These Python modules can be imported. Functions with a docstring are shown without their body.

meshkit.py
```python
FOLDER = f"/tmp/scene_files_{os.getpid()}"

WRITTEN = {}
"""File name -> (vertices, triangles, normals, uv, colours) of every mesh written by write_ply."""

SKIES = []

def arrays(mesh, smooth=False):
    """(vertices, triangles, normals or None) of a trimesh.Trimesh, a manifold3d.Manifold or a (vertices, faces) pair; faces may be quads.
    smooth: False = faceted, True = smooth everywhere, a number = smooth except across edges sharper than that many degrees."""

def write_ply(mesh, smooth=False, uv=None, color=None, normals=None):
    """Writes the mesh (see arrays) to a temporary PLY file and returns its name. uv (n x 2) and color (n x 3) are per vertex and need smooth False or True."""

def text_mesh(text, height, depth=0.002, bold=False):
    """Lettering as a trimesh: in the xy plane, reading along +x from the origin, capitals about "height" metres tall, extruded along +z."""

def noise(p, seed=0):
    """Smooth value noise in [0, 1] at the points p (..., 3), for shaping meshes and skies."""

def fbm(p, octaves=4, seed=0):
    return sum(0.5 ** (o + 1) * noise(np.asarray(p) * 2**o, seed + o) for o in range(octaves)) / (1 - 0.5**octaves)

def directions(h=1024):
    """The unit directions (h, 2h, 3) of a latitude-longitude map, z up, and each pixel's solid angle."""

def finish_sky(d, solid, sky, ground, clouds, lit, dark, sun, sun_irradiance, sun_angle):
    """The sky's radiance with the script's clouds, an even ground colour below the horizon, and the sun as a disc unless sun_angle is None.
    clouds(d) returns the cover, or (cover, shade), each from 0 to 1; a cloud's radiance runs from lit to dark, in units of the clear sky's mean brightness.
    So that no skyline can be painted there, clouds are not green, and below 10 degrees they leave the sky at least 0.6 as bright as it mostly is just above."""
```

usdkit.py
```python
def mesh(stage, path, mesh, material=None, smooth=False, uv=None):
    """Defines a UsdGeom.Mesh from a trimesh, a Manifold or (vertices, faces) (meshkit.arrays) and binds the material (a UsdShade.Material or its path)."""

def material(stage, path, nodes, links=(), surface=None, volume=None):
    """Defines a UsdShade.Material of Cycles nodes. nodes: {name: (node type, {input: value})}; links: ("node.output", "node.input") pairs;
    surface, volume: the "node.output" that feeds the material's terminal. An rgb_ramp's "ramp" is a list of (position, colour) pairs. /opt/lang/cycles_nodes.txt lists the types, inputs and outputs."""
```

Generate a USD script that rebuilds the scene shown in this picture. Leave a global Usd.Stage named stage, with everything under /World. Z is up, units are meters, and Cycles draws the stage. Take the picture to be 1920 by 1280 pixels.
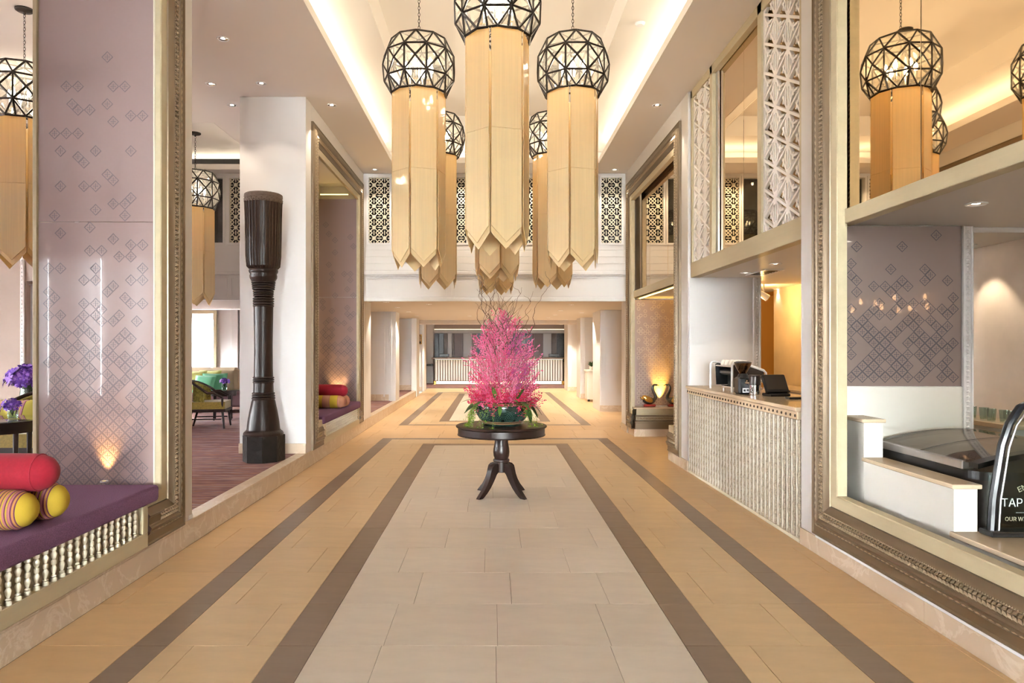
import math, random
import numpy as np, trimesh, usdkit, meshkit
from pxr import Usd, UsdGeom, UsdLux, UsdShade, Gf, Sdf
from shapely.geometry import Polygon, LineString, box as sbox
from shapely.ops import unary_union
from shapely import affinity

stage = Usd.Stage.CreateInMemory()
UsdGeom.SetStageUpAxis(stage, 'Z')
UsdGeom.SetStageMetersPerUnit(stage, 1.0)
W = UsdGeom.Xform.Define(stage, '/World')
UsdGeom.Scope.Define(stage, '/World/Looks')
PI = math.pi

# ------------------------------------------------------------------ camera, sky, sun, exposure
F, UX, VY, H = 1320.0, 924.0, 650.0, 1.57
cam = UsdGeom.Camera.Define(stage, '/World/camera')
cam.CreateHorizontalApertureAttr(36.0)
cam.CreateVerticalApertureAttr(24.0)
cam.CreateFocalLengthAttr(F * 36.0 / 1920.0)
cam.CreateHorizontalApertureOffsetAttr((960 - UX) / 1920 * 36.0)
cam.CreateVerticalApertureOffsetAttr((VY - 640) / 1920 * 36.0)
cam.AddTranslateOp().Set(Gf.Vec3d(0, 0, H))
cam.AddRotateXYZOp().Set(Gf.Vec3f(90, 0, 0))
cam.CreateClippingRangeAttr(Gf.Vec2f(0.05, 500))
cam.CreateExposureAttr(0.86)

DOME, SUN = 24.0, 60.0
COVE, BULB, SPOT, UPL = 11.5, 92.0, 10.5, 1.0
dome = UsdLux.DomeLight.Define(stage, '/World/sky')
dome.CreateIntensityAttr(DOME)
dome.CreateColorAttr(Gf.Vec3f(0.93, 0.97, 1.0))
sun = UsdLux.DistantLight.Define(stage, '/World/sun')
sun.CreateIntensityAttr(SUN)
sun.CreateAngleAttr(0.6)
sun.CreateColorAttr(Gf.Vec3f(1.0, 0.93, 0.82))
# light travels along the prim's -z: from the garden behind the lounge windows, down and towards the hall
sun.AddRotateXYZOp().Set(Gf.Vec3f(-48, 0, 24))

# ------------------------------------------------------------------ materials
LOOK = {}
def pmat(name, base, rough=0.5, metal=0.0, coat=0.0, spec=0.5, var=None, bump=None, rnd=0.0, vscale=(1, 1, 1), sheen=0.0, emit=None, ecol=(1, 1, 1), coat_rough=0.03, tint=None):
    p = {"roughness": rough, "metallic": metal, "specular_ior_level": spec, "base_color": base}
    if coat: p.update(coat_weight=coat, coat_roughness=coat_rough)
    if sheen: p.update(sheen_weight=sheen)
    if emit: p.update(emission_color=ecol, emission_strength=emit)
    nodes, links = {"p": ("principled_bsdf", p)}, []
    src = None
    if var or bump:
        nodes["g"] = ("geometry", {}) if rnd == 0 else ("texture_coordinate", {})
        nodes["m"] = ("mapping", {"scale": vscale})
        links.append(("g.position" if rnd == 0 else "g.object", "m.vector"))
    if var:
        sc, amt = var[0], var[1]
        nodes["n"] = ("noise_texture", {"scale": sc, "detail": 5.0, "roughness": 0.6})
        c2 = tint or tuple(max(0, c * (1 - amt)) for c in base)
        nodes["r"] = ("rgb_ramp", {"ramp": [(0.3, c2), (0.7, base)]})
        links += [("m.vector", "n.vector"), ("n.fac", "r.fac")]
        src = "r.color"
    if rnd:
        nodes["oi"] = ("object_info", {})
        nodes["mr"] = ("map_range", {"from_min": 0.0, "from_max": 1.0, "to_min": 1 - rnd, "to_max": 1 + rnd})
        nodes["cc"] = ("combine_color", {})
        nodes["mx"] = ("mix", {"mix_type": "multiply", "fac": 1.0, "color1": base})
        links += [("oi.random", "mr.value"), ("mr.result", "cc.r"), ("mr.result", "cc.g"), ("mr.result", "cc.b"), ("cc.color", "mx.color2")]
        if src: links.append((src, "mx.color1"))
        src = "mx.color"
    if src: links.append((src, "p.base_color"))
    if bump:
        nodes["bn"] = ("noise_texture", {"scale": bump[0], "detail": 3.0})
        nodes["b"] = ("bump", {"strength": bump[1], "distance": bump[2] if len(bump) > 2 else 0.01})
        links += [("m.vector", "bn.vector"), ("bn.fac", "b.height"), ("b.normal", "p.normal")]
    LOOK[name] = usdkit.material(stage, '/World/Looks/' + name, nodes, links, surface="p.BSDF")

def emat(name, col, strength):
    LOOK[name] = usdkit.material(stage, '/World/Looks/' + name, {"e": ("emission", {"color": col, "strength": strength})}, [], surface="e.emission")

WARM = (1.0, 0.72, 0.42)
pmat('white_paint', (0.70, 0.68, 0.67), 0.45, var=(1.2, 0.03))
pmat('ceiling_paint', (0.84, 0.80, 0.76), 0.6)
pmat('soffit_paint', (0.84, 0.79, 0.76), 0.6)
pmat('corridor_paint', (0.58, 0.52, 0.46), 0.6)
pmat('cream_wall', (0.66, 0.635, 0.58), 0.4)
pmat('beige_wall', (0.60, 0.49, 0.38), 0.6, var=(3.0, 0.14))
pmat('lounge_wall', (0.40, 0.30, 0.24), 0.6, var=(3.0, 0.08))
pmat('ochre_wall', (0.75, 0.42, 0.12), 0.6)
pmat('cream_wood', (0.52, 0.44, 0.285), 0.4, var=(9.0, 0.14), vscale=(1, 0.12, 1))
pmat('bronze', (0.19, 0.14, 0.088), 0.36, metal=0.55)
pmat('bronze_ornament', (0.46, 0.37, 0.26), 0.3, metal=0.6)
pmat('grout', (0.30, 0.24, 0.18), 0.8)
pmat('tile_pale', (0.71, 0.625, 0.52), 0.34, var=(3.0, 0.10), rnd=0.035, vscale=(1, 3, 1))
pmat('tile_mid', (0.65, 0.47, 0.27), 0.34, var=(3.0, 0.12), rnd=0.035, vscale=(1, 3, 1))
pmat('tile_edge', (0.66, 0.435, 0.225), 0.34, var=(3.0, 0.12), rnd=0.035, vscale=(1, 3, 1))
pmat('tile_band', (0.235, 0.165, 0.115), 0.34, var=(4.0, 0.15), rnd=0.05, vscale=(1, 3, 1))
pmat('purple_fabric', (0.19, 0.09, 0.165), 0.85, var=(160, 0.45), bump=(220, 0.6, 0.004), spec=0.15)
pmat('pink_fabric', (0.26, 0.009, 0.022), 0.8, var=(60, 0.12), bump=(260, 0.2, 0.002), spec=0.2, sheen=0.05)
pmat('mauve_glass', (0.31, 0.225, 0.215), 0.10, spec=0.5, coat=1.0, coat_rough=0.015)
pmat('motif_print', (0.155, 0.115, 0.125), 0.4, coat=0.6)
pmat('dark_glass', (0.19, 0.145, 0.13), 0.12, coat=1.0, coat_rough=0.015)
pmat('dark_print', (0.05, 0.038, 0.045), 0.45, coat=0.6)
pmat('rose_glass', (0.50, 0.38, 0.34), 0.2, coat=0.8, coat_rough=0.02)
pmat('rose_print', (0.60, 0.47, 0.38), 0.5)
pmat('mirror', (0.93, 0.74, 0.49), 0.015, metal=1.0)
pmat('aluminium', (0.70, 0.70, 0.72), 0.3, metal=0.9)
pmat('chrome', (0.85, 0.85, 0.87), 0.12, metal=1.0)
pmat('white_gloss', (0.86, 0.87, 0.9), 0.2)
pmat('dark_wood', (0.022, 0.009, 0.007), 0.36, coat=0.08, spec=0.35, var=(6, 0.4), vscale=(1, 1, 0.2))
pmat('drum_wood', (0.026, 0.012, 0.008), 0.36, spec=0.28, var=(7, 0.6), vscale=(1, 1, 0.25), bump=(14, 0.35, 0.02))
pmat('drum_base_wood', (0.016, 0.012, 0.010), 0.5, spec=0.25, var=(9, 0.5), bump=(16, 0.5, 0.02))
pmat('drum_cord', (0.075, 0.042, 0.025), 0.6, spec=0.2, var=(40, 0.4))
pmat('drum_hide', (0.085, 0.05, 0.03), 0.6, bump=(40, 0.6, 0.02))
pmat('black_iron', (0.028, 0.020, 0.015), 0.42, metal=0.4)
pmat('screen_white', (0.90, 0.87, 0.84), 0.5)
pmat('screen_cream', (0.72, 0.66, 0.52), 0.5)
pmat('counter_stone', (0.66, 0.52, 0.36), 0.2, var=(8, 0.1), coat=0.4)
pmat('rod_ivory', (0.74, 0.69, 0.58), 0.35, var=(55, 0.16), vscale=(1, 1, 0.3))
pmat('rod_aged', (0.60, 0.50, 0.36), 0.4, var=(70, 0.60), vscale=(1, 1, 1.0))
pmat('baluster_ivory', (0.72, 0.66, 0.52), 0.35)
pmat('stud_dark', (0.06, 0.035, 0.02), 0.4, metal=0.5)
pmat('black_plastic', (0.012, 0.012, 0.013), 0.3)
pmat('black_gloss', (0.010, 0.012, 0.015), 0.22, coat=0.1, spec=0.35)
pmat('graphite_brown', (0.045, 0.032, 0.028), 0.3, metal=0.3)
pmat('screen_grey', (0.05, 0.04, 0.035), 0.15, coat=0.5)
pmat('pot_green', (0.010, 0.030, 0.024), 0.18, coat=0.4, var=(12, 0.4))
pmat('pot_ridge', (0.030, 0.065, 0.055), 0.25, coat=0.4)
pmat('pot_copper', (0.36, 0.19, 0.10), 0.3, metal=0.4)
pmat('plume_pink', (0.70, 0.095, 0.235), 0.7)
pmat('plume_light', (0.76, 0.19, 0.355), 0.7)
pmat('plume_hot', (0.58, 0.012, 0.085), 0.7)
pmat('plume_violet', (0.46, 0.06, 0.24), 0.7)
pmat('plume_stem', (0.22, 0.11, 0.07), 0.8)
pmat('willow', (0.10, 0.06, 0.04), 0.8)
pmat('leaf_green', (0.06, 0.15, 0.015), 0.4, var=(30, 0.4))
pmat('leaf_deep', (0.025, 0.085, 0.018), 0.4, var=(30, 0.4))
pmat('vine_green', (0.19, 0.31, 0.02), 0.5)
pmat('orchid_purple', (0.17, 0.045, 0.52), 0.6, var=(40, 0.5))
pmat('orchid_light', (0.36, 0.16, 0.72), 0.6, var=(40, 0.4))
pmat('gold', (0.62, 0.38, 0.10), 0.22, metal=1.0)
pmat('swan_dark', (0.05, 0.055, 0.06), 0.15, coat=0.8)
pmat('red_lacquer', (0.25, 0.012, 0.012), 0.25, coat=0.5)
pmat('olive_fabric', (0.30, 0.24, 0.04), 0.9, var=(26, 0.75))
pmat('olive_seat', (0.28, 0.19, 0.022), 0.8, var=(40, 0.4), sheen=0.4)
pmat('green_fabric', (0.10, 0.36, 0.20), 0.8, sheen=0.3)
pmat('lime_fabric', (0.50, 0.50, 0.14), 0.8, var=(14, 0.35), sheen=0.3)
pmat('mauve_upholstery', (0.14, 0.075, 0.085), 0.85)
pmat('tan_upholstery', (0.40, 0.31, 0.20), 0.85)
pmat('shelf_wood', (0.26, 0.12, 0.03), 0.5)
pmat('slab_brown', (0.16, 0.105, 0.075), 0.4, var=(5, 0.3))
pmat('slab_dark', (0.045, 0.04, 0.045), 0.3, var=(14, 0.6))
pmat('slab_mauve', (0.26, 0.19, 0.18), 0.45, var=(40, 0.2))
pmat('slab_grey', (0.62, 0.58, 0.57), 0.45)
pmat('slab_dusk', (0.07, 0.09, 0.125), 0.35, var=(4, 0.5))
pmat('desk_slat', (0.62, 0.60, 0.58), 0.4)
pmat('desk_gap', (0.16, 0.13, 0.10), 0.5)
pmat('asphalt', (0.35, 0.34, 0.33), 0.8)
pmat('print_sepia', (0.55, 0.36, 0.20), 0.5, var=(14, 0.8))
pmat('coffee_bean', (0.05, 0.022, 0.01), 0.6)
pmat('china', (0.78, 0.74, 0.66), 0.25)
pmat('lettering', (0.75, 0.85, 0.82), 0.5)
pmat('lettering_gold', (0.50, 0.50, 0.36), 0.5)
emat('led_warm', (1.0, 0.88, 0.66), COVE)
emat('led_desk', (1.0, 0.82, 0.50), 2.6)
emat('led_gold', (1.0, 0.66, 0.20), 4.0)
emat('bulb_glow', (1.0, 0.86, 0.66), BULB)
emat('pendant_glow', (1.0, 0.55, 0.25), 9.0)
emat('lamp_glow', (1.0, 0.86, 0.68), 16.0)

# marble base slabs with pale veins
LOOK['stone'] = usdkit.material(stage, '/World/Looks/stone', {
    "g": ("geometry", {}), "m": ("mapping", {"scale": (1, 1, 1), "rotation": (0.5, 0.3, 0.7)}),
    "n": ("noise_texture", {"scale": 2.2, "detail": 6.0, "roughness": 0.6, "distortion": 1.2}),
    "r": ("rgb_ramp", {"ramp": [(0.0, (0.56, 0.44, 0.32)), (0.46, (0.60, 0.475, 0.35)), (0.495, (0.68, 0.57, 0.45)), (0.53, (0.59, 0.465, 0.34)), (1.0, (0.64, 0.52, 0.39))]}),
    "p": ("principled_bsdf", {"roughness": 0.28})},
    [("g.position", "m.vector"), ("m.vector", "n.vector"), ("n.fac", "r.fac"), ("r.color", "p.base_color")], surface="p.BSDF")
# carpet: woven stripes running across
LOOK['carpet'] = usdkit.material(stage, '/World/Looks/carpet', {
    "g": ("geometry", {}), "m": ("mapping", {"scale": (0.9, 26, 1)}), "m2": ("mapping", {"scale": (6.0, 60, 1)}),
    "n": ("noise_texture", {"scale": 1.0, "detail": 4.0, "roughness": 0.65}),
    "n2": ("noise_texture", {"scale": 1.0, "detail": 2.0}),
    "r": ("rgb_ramp", {"ramp": [(0.25, (0.05, 0.03, 0.045)), (0.38, (0.17, 0.085, 0.10)), (0.46, (0.26, 0.16, 0.16)), (0.50, (0.36, 0.17, 0.09)), (0.54, (0.20, 0.12, 0.15)), (0.62, (0.38, 0.30, 0.28)), (0.70, (0.42, 0.25, 0.11)), (0.8, (0.2, 0.1, 0.13))]}),
    "r2": ("rgb_ramp", {"ramp": [(0.3, (0.55, 0.5, 0.55)), (0.6, (1.0, 1.0, 1.0))]}),
    "mx": ("mix", {"mix_type": "multiply", "fac": 1.0}),
    "p": ("principled_bsdf", {"roughness": 0.95, "specular_ior_level": 0.1})},
    [("g.position", "m.vector"), ("g.position", "m2.vector"), ("m.vector", "n.vector"), ("m2.vector", "n2.vector"), ("n.fac", "r.fac"), ("n2.fac", "r2.fac"),
     ("r.color", "mx.color1"), ("r2.color", "mx.color2"), ("mx.color", "p.base_color")], surface="p.BSDF")
def stripe_mat(name, stops, scale):
    """stripes along the object's local x axis"""
    LOOK[name] = usdkit.material(stage, '/World/Looks/' + name, {
        "t": ("texture_coordinate", {}), "s": ("separate_xyz", {}), "k": ("math", {"math_type": "multiply", "value2": scale}),
        "fr": ("math", {"math_type": "fraction"}), "r": ("rgb_ramp", {"ramp": stops, "interpolate": False}),
        "n": ("noise_texture", {"scale": 300.0}), "b": ("bump", {"strength": 0.2, "distance": 0.003}),
        "p": ("principled_bsdf", {"roughness": 0.8, "specular_ior_level": 0.2})},
        [("t.object", "s.vector"), ("s.x", "k.value1"), ("k.value", "fr.value1"), ("fr.value", "r.fac"), ("r.color", "p.base_color"), ("t.object", "n.vector"), ("n.fac", "b.height"), ("b.normal", "p.normal")], surface="p.BSDF")
YEL, PUR, ROS, ORA = (0.42, 0.29, 0.03), (0.13, 0.035, 0.07), (0.38, 0.14, 0.15), (0.42, 0.19, 0.06)
stripe_mat('stripe_fabric', [(0, YEL), (.30, PUR), (.33, ROS), (.37, YEL), (.40, PUR), (.43, ORA), (.48, PUR), (.50, YEL), (.53, ROS), (.57, PUR), (.60, YEL), (.64, ROS), (.68, PUR), (.71, ORA), (.75, PUR), (.78, YEL)], 4.2)
stripe_mat('block_fabric', [(0, YEL), (.5, (0.30, 0.12, 0.09)), (.53, (0.38, 0.17, 0.10)), (.94, (0.30, 0.12, 0.09))], 4.2)
stripe_mat('pillow_stripe', [(0, (0.55, 0.48, 0.10)), (.45, PUR), (.50, (0.45, 0.22, 0.28)), (.58, (0.55, 0.48, 0.10)), (.62, (0.45, 0.22, 0.28)), (.72, PUR), (.75, (0.55, 0.48, 0.10))], 4.5)

def glass_mat(name, tint, ior=1.45, gl=0.02, extra=0.0):
    LOOK[name] = usdkit.material(stage, '/World/Looks/' + name, {
        "lw": ("layer_weight", {"blend": 0.5}), "pw": ("math", {"math_type": "power", "value2": 4.0}), "ad": ("math", {"math_type": "multiply_add", "value2": 0.85, "value3": 0.04 + extra, "use_clamp": True}),
        "t": ("transparent_bsdf", {"color": tint}), "g": ("glossy_bsdf", {"color": (1, 1, 1), "roughness": gl}), "m": ("mix_closure", {})},
        [("lw.facing", "pw.value1"), ("pw.value", "ad.value1"), ("ad.value", "m.fac"), ("t.BSDF", "m.closure1"), ("g.BSDF", "m.closure2")], surface="m.closure")
glass_mat('pane_glass', (0.95, 0.97, 0.96))
LOOK['lantern_glass'] = usdkit.material(stage, '/World/Looks/lantern_glass', {
    "lw": ("layer_weight", {"blend": 0.5}), "pw": ("math", {"math_type": "power", "value2": 4.0}), "ad": ("math", {"math_type": "multiply_add", "value2": 0.6, "value3": 0.05, "use_clamp": True}),
    "t": ("transparent_bsdf", {"color": (0.97, 0.96, 0.93)}), "d": ("translucent_bsdf", {"color": (0.95, 0.93, 0.88)}), "md": ("mix_closure", {"fac": 0.045}),
    "g": ("glossy_bsdf", {"color": (1, 1, 1), "roughness": 0.04}), "m": ("mix_closure", {})},
    [("lw.facing", "pw.value1"), ("pw.value", "ad.value1"), ("ad.value", "m.fac"), ("t.BSDF", "md.closure1"), ("d.BSDF", "md.closure2"), ("md.closure", "m.closure1"), ("g.BSDF", "m.closure2")], surface="m.closure")
glass_mat('display_glass', (0.80, 0.88, 0.86), 1.5, 0.02, 0.03)
glass_mat('lid_glass', (0.50, 0.48, 0.46), 1.5, 0.02, 0.02)
glass_mat('smoke_glass', (0.55, 0.42, 0.30), 1.5, 0.02, 0.02)
def trans_mat(name, col, tcol, tw, rough=0.5, coat=0.0, clear=0.0, var=None):
    nodes = {"p": ("principled_bsdf", {"base_color": col, "roughness": rough, "coat_weight": coat, "coat_roughness": 0.05}),
             "t": ("translucent_bsdf", {"color": tcol}), "m": ("mix_closure", {"fac": tw})}
    links = [("p.BSDF", "m.closure1"), ("t.BSDF", "m.closure2")]
    out = "m.closure"
    if var:
        nodes.update(g=("texture_coordinate", {}), mp=("mapping", {"scale": (60, 60, 1.2)}), n=("noise_texture", {"scale": 1.0, "detail": 3.0}),
                     r=("rgb_ramp", {"ramp": [(0.3, tuple(c * 0.86 for c in col)), (0.7, col)]}))
        links += [("g.object", "mp.vector"), ("mp.vector", "n.vector"), ("n.fac", "r.fac"), ("r.color", "p.base_color")]
    if clear:
        nodes.update(c=("transparent_bsdf", {"color": (1, 1, 1)}), m2=("mix_closure", {"fac": clear}))
        links += [("m.closure", "m2.closure1"), ("c.BSDF", "m2.closure2")]
        out = "m2.closure"
    LOOK[name] = usdkit.material(stage, '/World/Looks/' + name, nodes, links, surface=out)
trans_mat('lantern_fabric', (0.92, 0.74, 0.42), (0.94, 0.74, 0.38), 0.42, 0.45, 0.9, 0.0, True)
trans_mat('lantern_hem', (0.78, 0.60, 0.32), (0.85, 0.64, 0.30), 0.35, 0.5, 0.2)
trans_mat('sheer_curtain', (0.75, 0.76, 0.75), (0.34, 0.345, 0.35), 0.35, 0.9, 0.0, 0.05)
trans_mat('dense_sheer', (0.5, 0.5, 0.48), (0.14, 0.14, 0.145), 0.3, 0.9, 0.0, 0.012)
trans_mat('curtain', (0.70, 0.60, 0.55), (0.6, 0.5, 0.45), 0.2, 0.9)

# ------------------------------------------------------------------ mesh helpers
class MB:
    def __init__(s): s.v, s.f, s.n = [], [], 0
    def add(s, v, f):
        v, f = np.asarray(v, float), np.asarray(f, int)
        if f.shape[1] == 4: f = np.vstack([f[:, [0, 1, 2]], f[:, [0, 2, 3]]])
        s.v.append(v); s.f.append(f + s.n); s.n += len(v); return s
    def tm(s, m): return s.add(m.vertices, m.faces)
    def box(s, x0, x1, y0, y1, z0, z1, ch=0.0):
        x0, x1 = sorted((x0, x1)); y0, y1 = sorted((y0, y1)); z0, z1 = sorted((z0, z1))
        if not ch:
            v = [(x, y, z) for x in (x0, x1) for y in (y0, y1) for z in (z0, z1)]
            return s.add(v, [(0, 1, 3, 2), (4, 6, 7, 5), (0, 4, 5, 1), (2, 3, 7, 6), (0, 2, 6, 4), (1, 5, 7, 3)])
        v, f = chamfer_box(x1 - x0, y1 - y0, z1 - z0, ch)
        return s.add(v + [(x0 + x1) / 2, (y0 + y1) / 2, (z0 + z1) / 2], f)
    def lathe(s, prof, c=(0, 0, 0), seg=24, ph=0.0, cap=True):
        p = np.asarray(prof, float); a = ph + np.arange(seg) * 2 * PI / seg
        v = np.stack([p[:, None, 0] * np.cos(a), p[:, None, 0] * np.sin(a), np.repeat(p[:, 1:2], seg, 1)], -1).reshape(-1, 3)
        i, j = np.meshgrid(np.arange(len(p) - 1), np.arange(seg), indexing='ij'); k = (j + 1) % seg
        f = np.stack([i * seg + j, i * seg + k, (i + 1) * seg + k, (i + 1) * seg + j], -1).reshape(-1, 4)
        f = np.vstack([f[:, [0, 1, 2]], f[:, [0, 2, 3]]])
        v = list(v)
        extra = []
        if cap:
            for r, flip in ((0, True), (len(p) - 1, False)):
                if p[r, 0] > 1e-6:
                    v.append((0, 0, p[r, 1])); m = len(v) - 1
                    for q in range(seg):
                        t = (m, r * seg + q, r * seg + (q + 1) % seg)
                        extra.append(t[::-1] if flip else t)
        f = np.vstack([f, extra]) if extra else f
        return s.add(np.asarray(v) + c, f)
    def tube(s, pts, r, sides=6, closed=False):
        p = np.asarray(pts, float); n = len(p)
        r = np.broadcast_to(r, (n,))
        t = (np.roll(p, -1, 0) - np.roll(p, 1, 0)) if closed else np.gradient(p, axis=0)
        t /= np.linalg.norm(t, axis=1, keepdims=True) + 1e-12
        up = np.array([0, 0, 1.0]) if abs(t[0][2]) < 0.9 else np.array([1.0, 0, 0])
        A, a = [], np.cross(t[0], up); a /= np.linalg.norm(a)
        for q in range(n):
            a = a - t[q] * a.dot(t[q]); a /= np.linalg.norm(a) + 1e-12; A.append(a)
        A = np.array(A); B = np.cross(t, A); an = np.arange(sides) * 2 * PI / sides
        v = p[:, None] + r[:, None, None] * (np.cos(an)[None, :, None] * A[:, None] + np.sin(an)[None, :, None] * B[:, None])
        m = n if closed else n - 1
        i, j = np.meshgrid(np.arange(m), np.arange(sides), indexing='ij'); k = (j + 1) % sides; i2 = (i + 1) % n
        f = np.stack([i * sides + j, i * sides + k, i2 * sides + k, i2 * sides + j], -1).reshape(-1, 4)
        v = v.reshape(-1, 3)
        f = np.vstack([f[:, [0, 1, 2]], f[:, [0, 2, 3]]])
        if not closed:
            e = [(0, q + 1, q) for q in range(1, sides - 1)] + [((n - 1) * sides, (n - 1) * sides + q, (n - 1) * sides + q + 1) for q in range(1, sides - 1)]
            f = np.vstack([f, e])
        return s.add(v, f)
    def ball(s, c, r, sub=1, sc=(1, 1, 1)):
        m = ICO[sub]; return s.add(m[0] * r * np.asarray(sc) + c, m[1])
    def poly(s, poly, d, mat4=None):
        """shapely polygon extruded by d along z, then moved by mat4"""
        for g in getattr(poly, 'geoms', [poly]):
            if g.is_empty or g.area < 1e-9: continue
            m = trimesh.creation.extrude_polygon(g, d, engine='earcut')
            if mat4 is not None: m.apply_transform(mat4)
            s.tm(m)
        return s
    def xf(s, m4):
        m4 = np.asarray(m4, float)
        s.v = [v @ m4[:3, :3].T + m4[:3, 3] for v in s.v]; return s
    def data(s): return np.vstack(s.v), np.vstack(s.f)

_cb = {}
def chamfer_box(a, b, c, ch):
    key = (round(a, 5), round(b, 5), round(c, 5), round(ch, 5))
    if key not in _cb:
        h = np.array([a, b, c]) / 2; pts = []
        ch = min(ch, 0.45 * min(a, b, c))
        for sx in (-1, 1):
            for sy in (-1, 1):
                for sz in (-1, 1):
                    for k in range(3):
                        o = np.array([ch, ch, ch]); o[k] = 0
                        pts.append(np.array([sx, sy, sz]) * (h - o))
        m = trimesh.Trimesh(pts, process=False).convex_hull
        _cb[key] = (np.array(m.vertices), np.array(m.faces))
    return _cb[key]
ICO = {k: (np.array(trimesh.creation.icosphere(k).vertices), np.array(trimesh.creation.icosphere(k).faces)) for k in (0, 1, 2, 3)}
OCT = (np.array([(1, 0, 0), (-1, 0, 0), (0, 1, 0), (0, -1, 0), (0, 0, 1), (0, 0, -1)], float), np.array([(0, 2, 4), (2, 1, 4), (1, 3, 4), (3, 0, 4), (2, 0, 5), (1, 2, 5), (3, 1, 5), (0, 3, 5)]))
ICO[-1] = OCT
def rot(axis, deg, at=(0, 0, 0)): return trimesh.transformations.rotation_matrix(math.radians(deg), axis, at)
def tr(x, y, z): return trimesh.transformations.translation_matrix((x, y, z))
# plane maps for extruded outlines: (u, v, d) -> world
YZ = np.array([[0, 0, 1, 0], [1, 0, 0, 0], [0, 1, 0, 0], [0, 0, 0, 1.0]])       # u=y, v=z, depth=+x
XZ = np.array([[1, 0, 0, 0], [0, 0, -1, 0], [0, 1, 0, 0], [0, 0, 0, 1.0]])      # u=x, v=z, depth=-y (towards the viewer)

# ------------------------------------------------------------------ scene helpers
_used = {}
def numbered(parent, name):
    k = (str(parent), name); n = _used.get(k, 0); _used[k] = n + 1
    return name if n == 0 else f'{name}_{n:03d}'
def setd(p, **kw):
    for k, v in kw.items():
        if v is not None: p.SetCustomDataByKey(k, v)
def ppath(parent): return '/World' if parent is None else str(parent.GetPath())
def obj(name, mb, mat, parent=None, smooth=35, label=None, kind=None):
    pp = ppath(parent); n = numbered(pp, name)
    data = mb.data() if isinstance(mb, MB) else mb
    m = usdkit.mesh(stage, f'{pp}/{n}', data, LOOK[mat], smooth=smooth).GetPrim()
    setd(m, label=label, kind=kind)
    return m
def tag(p, label, cat, group=None): setd(p, label=label, category=cat, group=group); return p
def thing(name, label, cat, loc=(0, 0, 0), rz=0.0, group=None):
    x = UsdGeom.Xform.Define(stage, '/World/' + numbered('/World', name))
    x.AddTranslateOp().Set(Gf.Vec3d(*map(float, loc)))
    if rz: x.AddRotateZOp().Set(float(rz))
    return tag(x.GetPrim(), label, cat, group)
def struct(name, mb, mat, parent=None, smooth=False, label=None):
    p = obj(name, mb, mat, parent, smooth)
    if parent is None: setd(p, kind='structure', label=label)
    return p
def dup(src, loc, rz=0.0, label=None, group=None):
    d = src.GetCustomData(); name = src.GetName()
    base = name[:-4] if name[-4:-3] == '_' and name[-3:].isdigit() else name
    r = thing(base, label or d['label'], d['category'], loc, rz, group or d.get('group'))
    r.GetReferences().AddInternalReference(src.GetPath()); r.SetInstanceable(True)
    setd(r, label=label or d['label'], category=d['category'], group=group or d.get('group'))
    return r
def X(u, y): return (u - UX) / F * y
def Z(v, y): return H - (v - VY) / F * y
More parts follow.
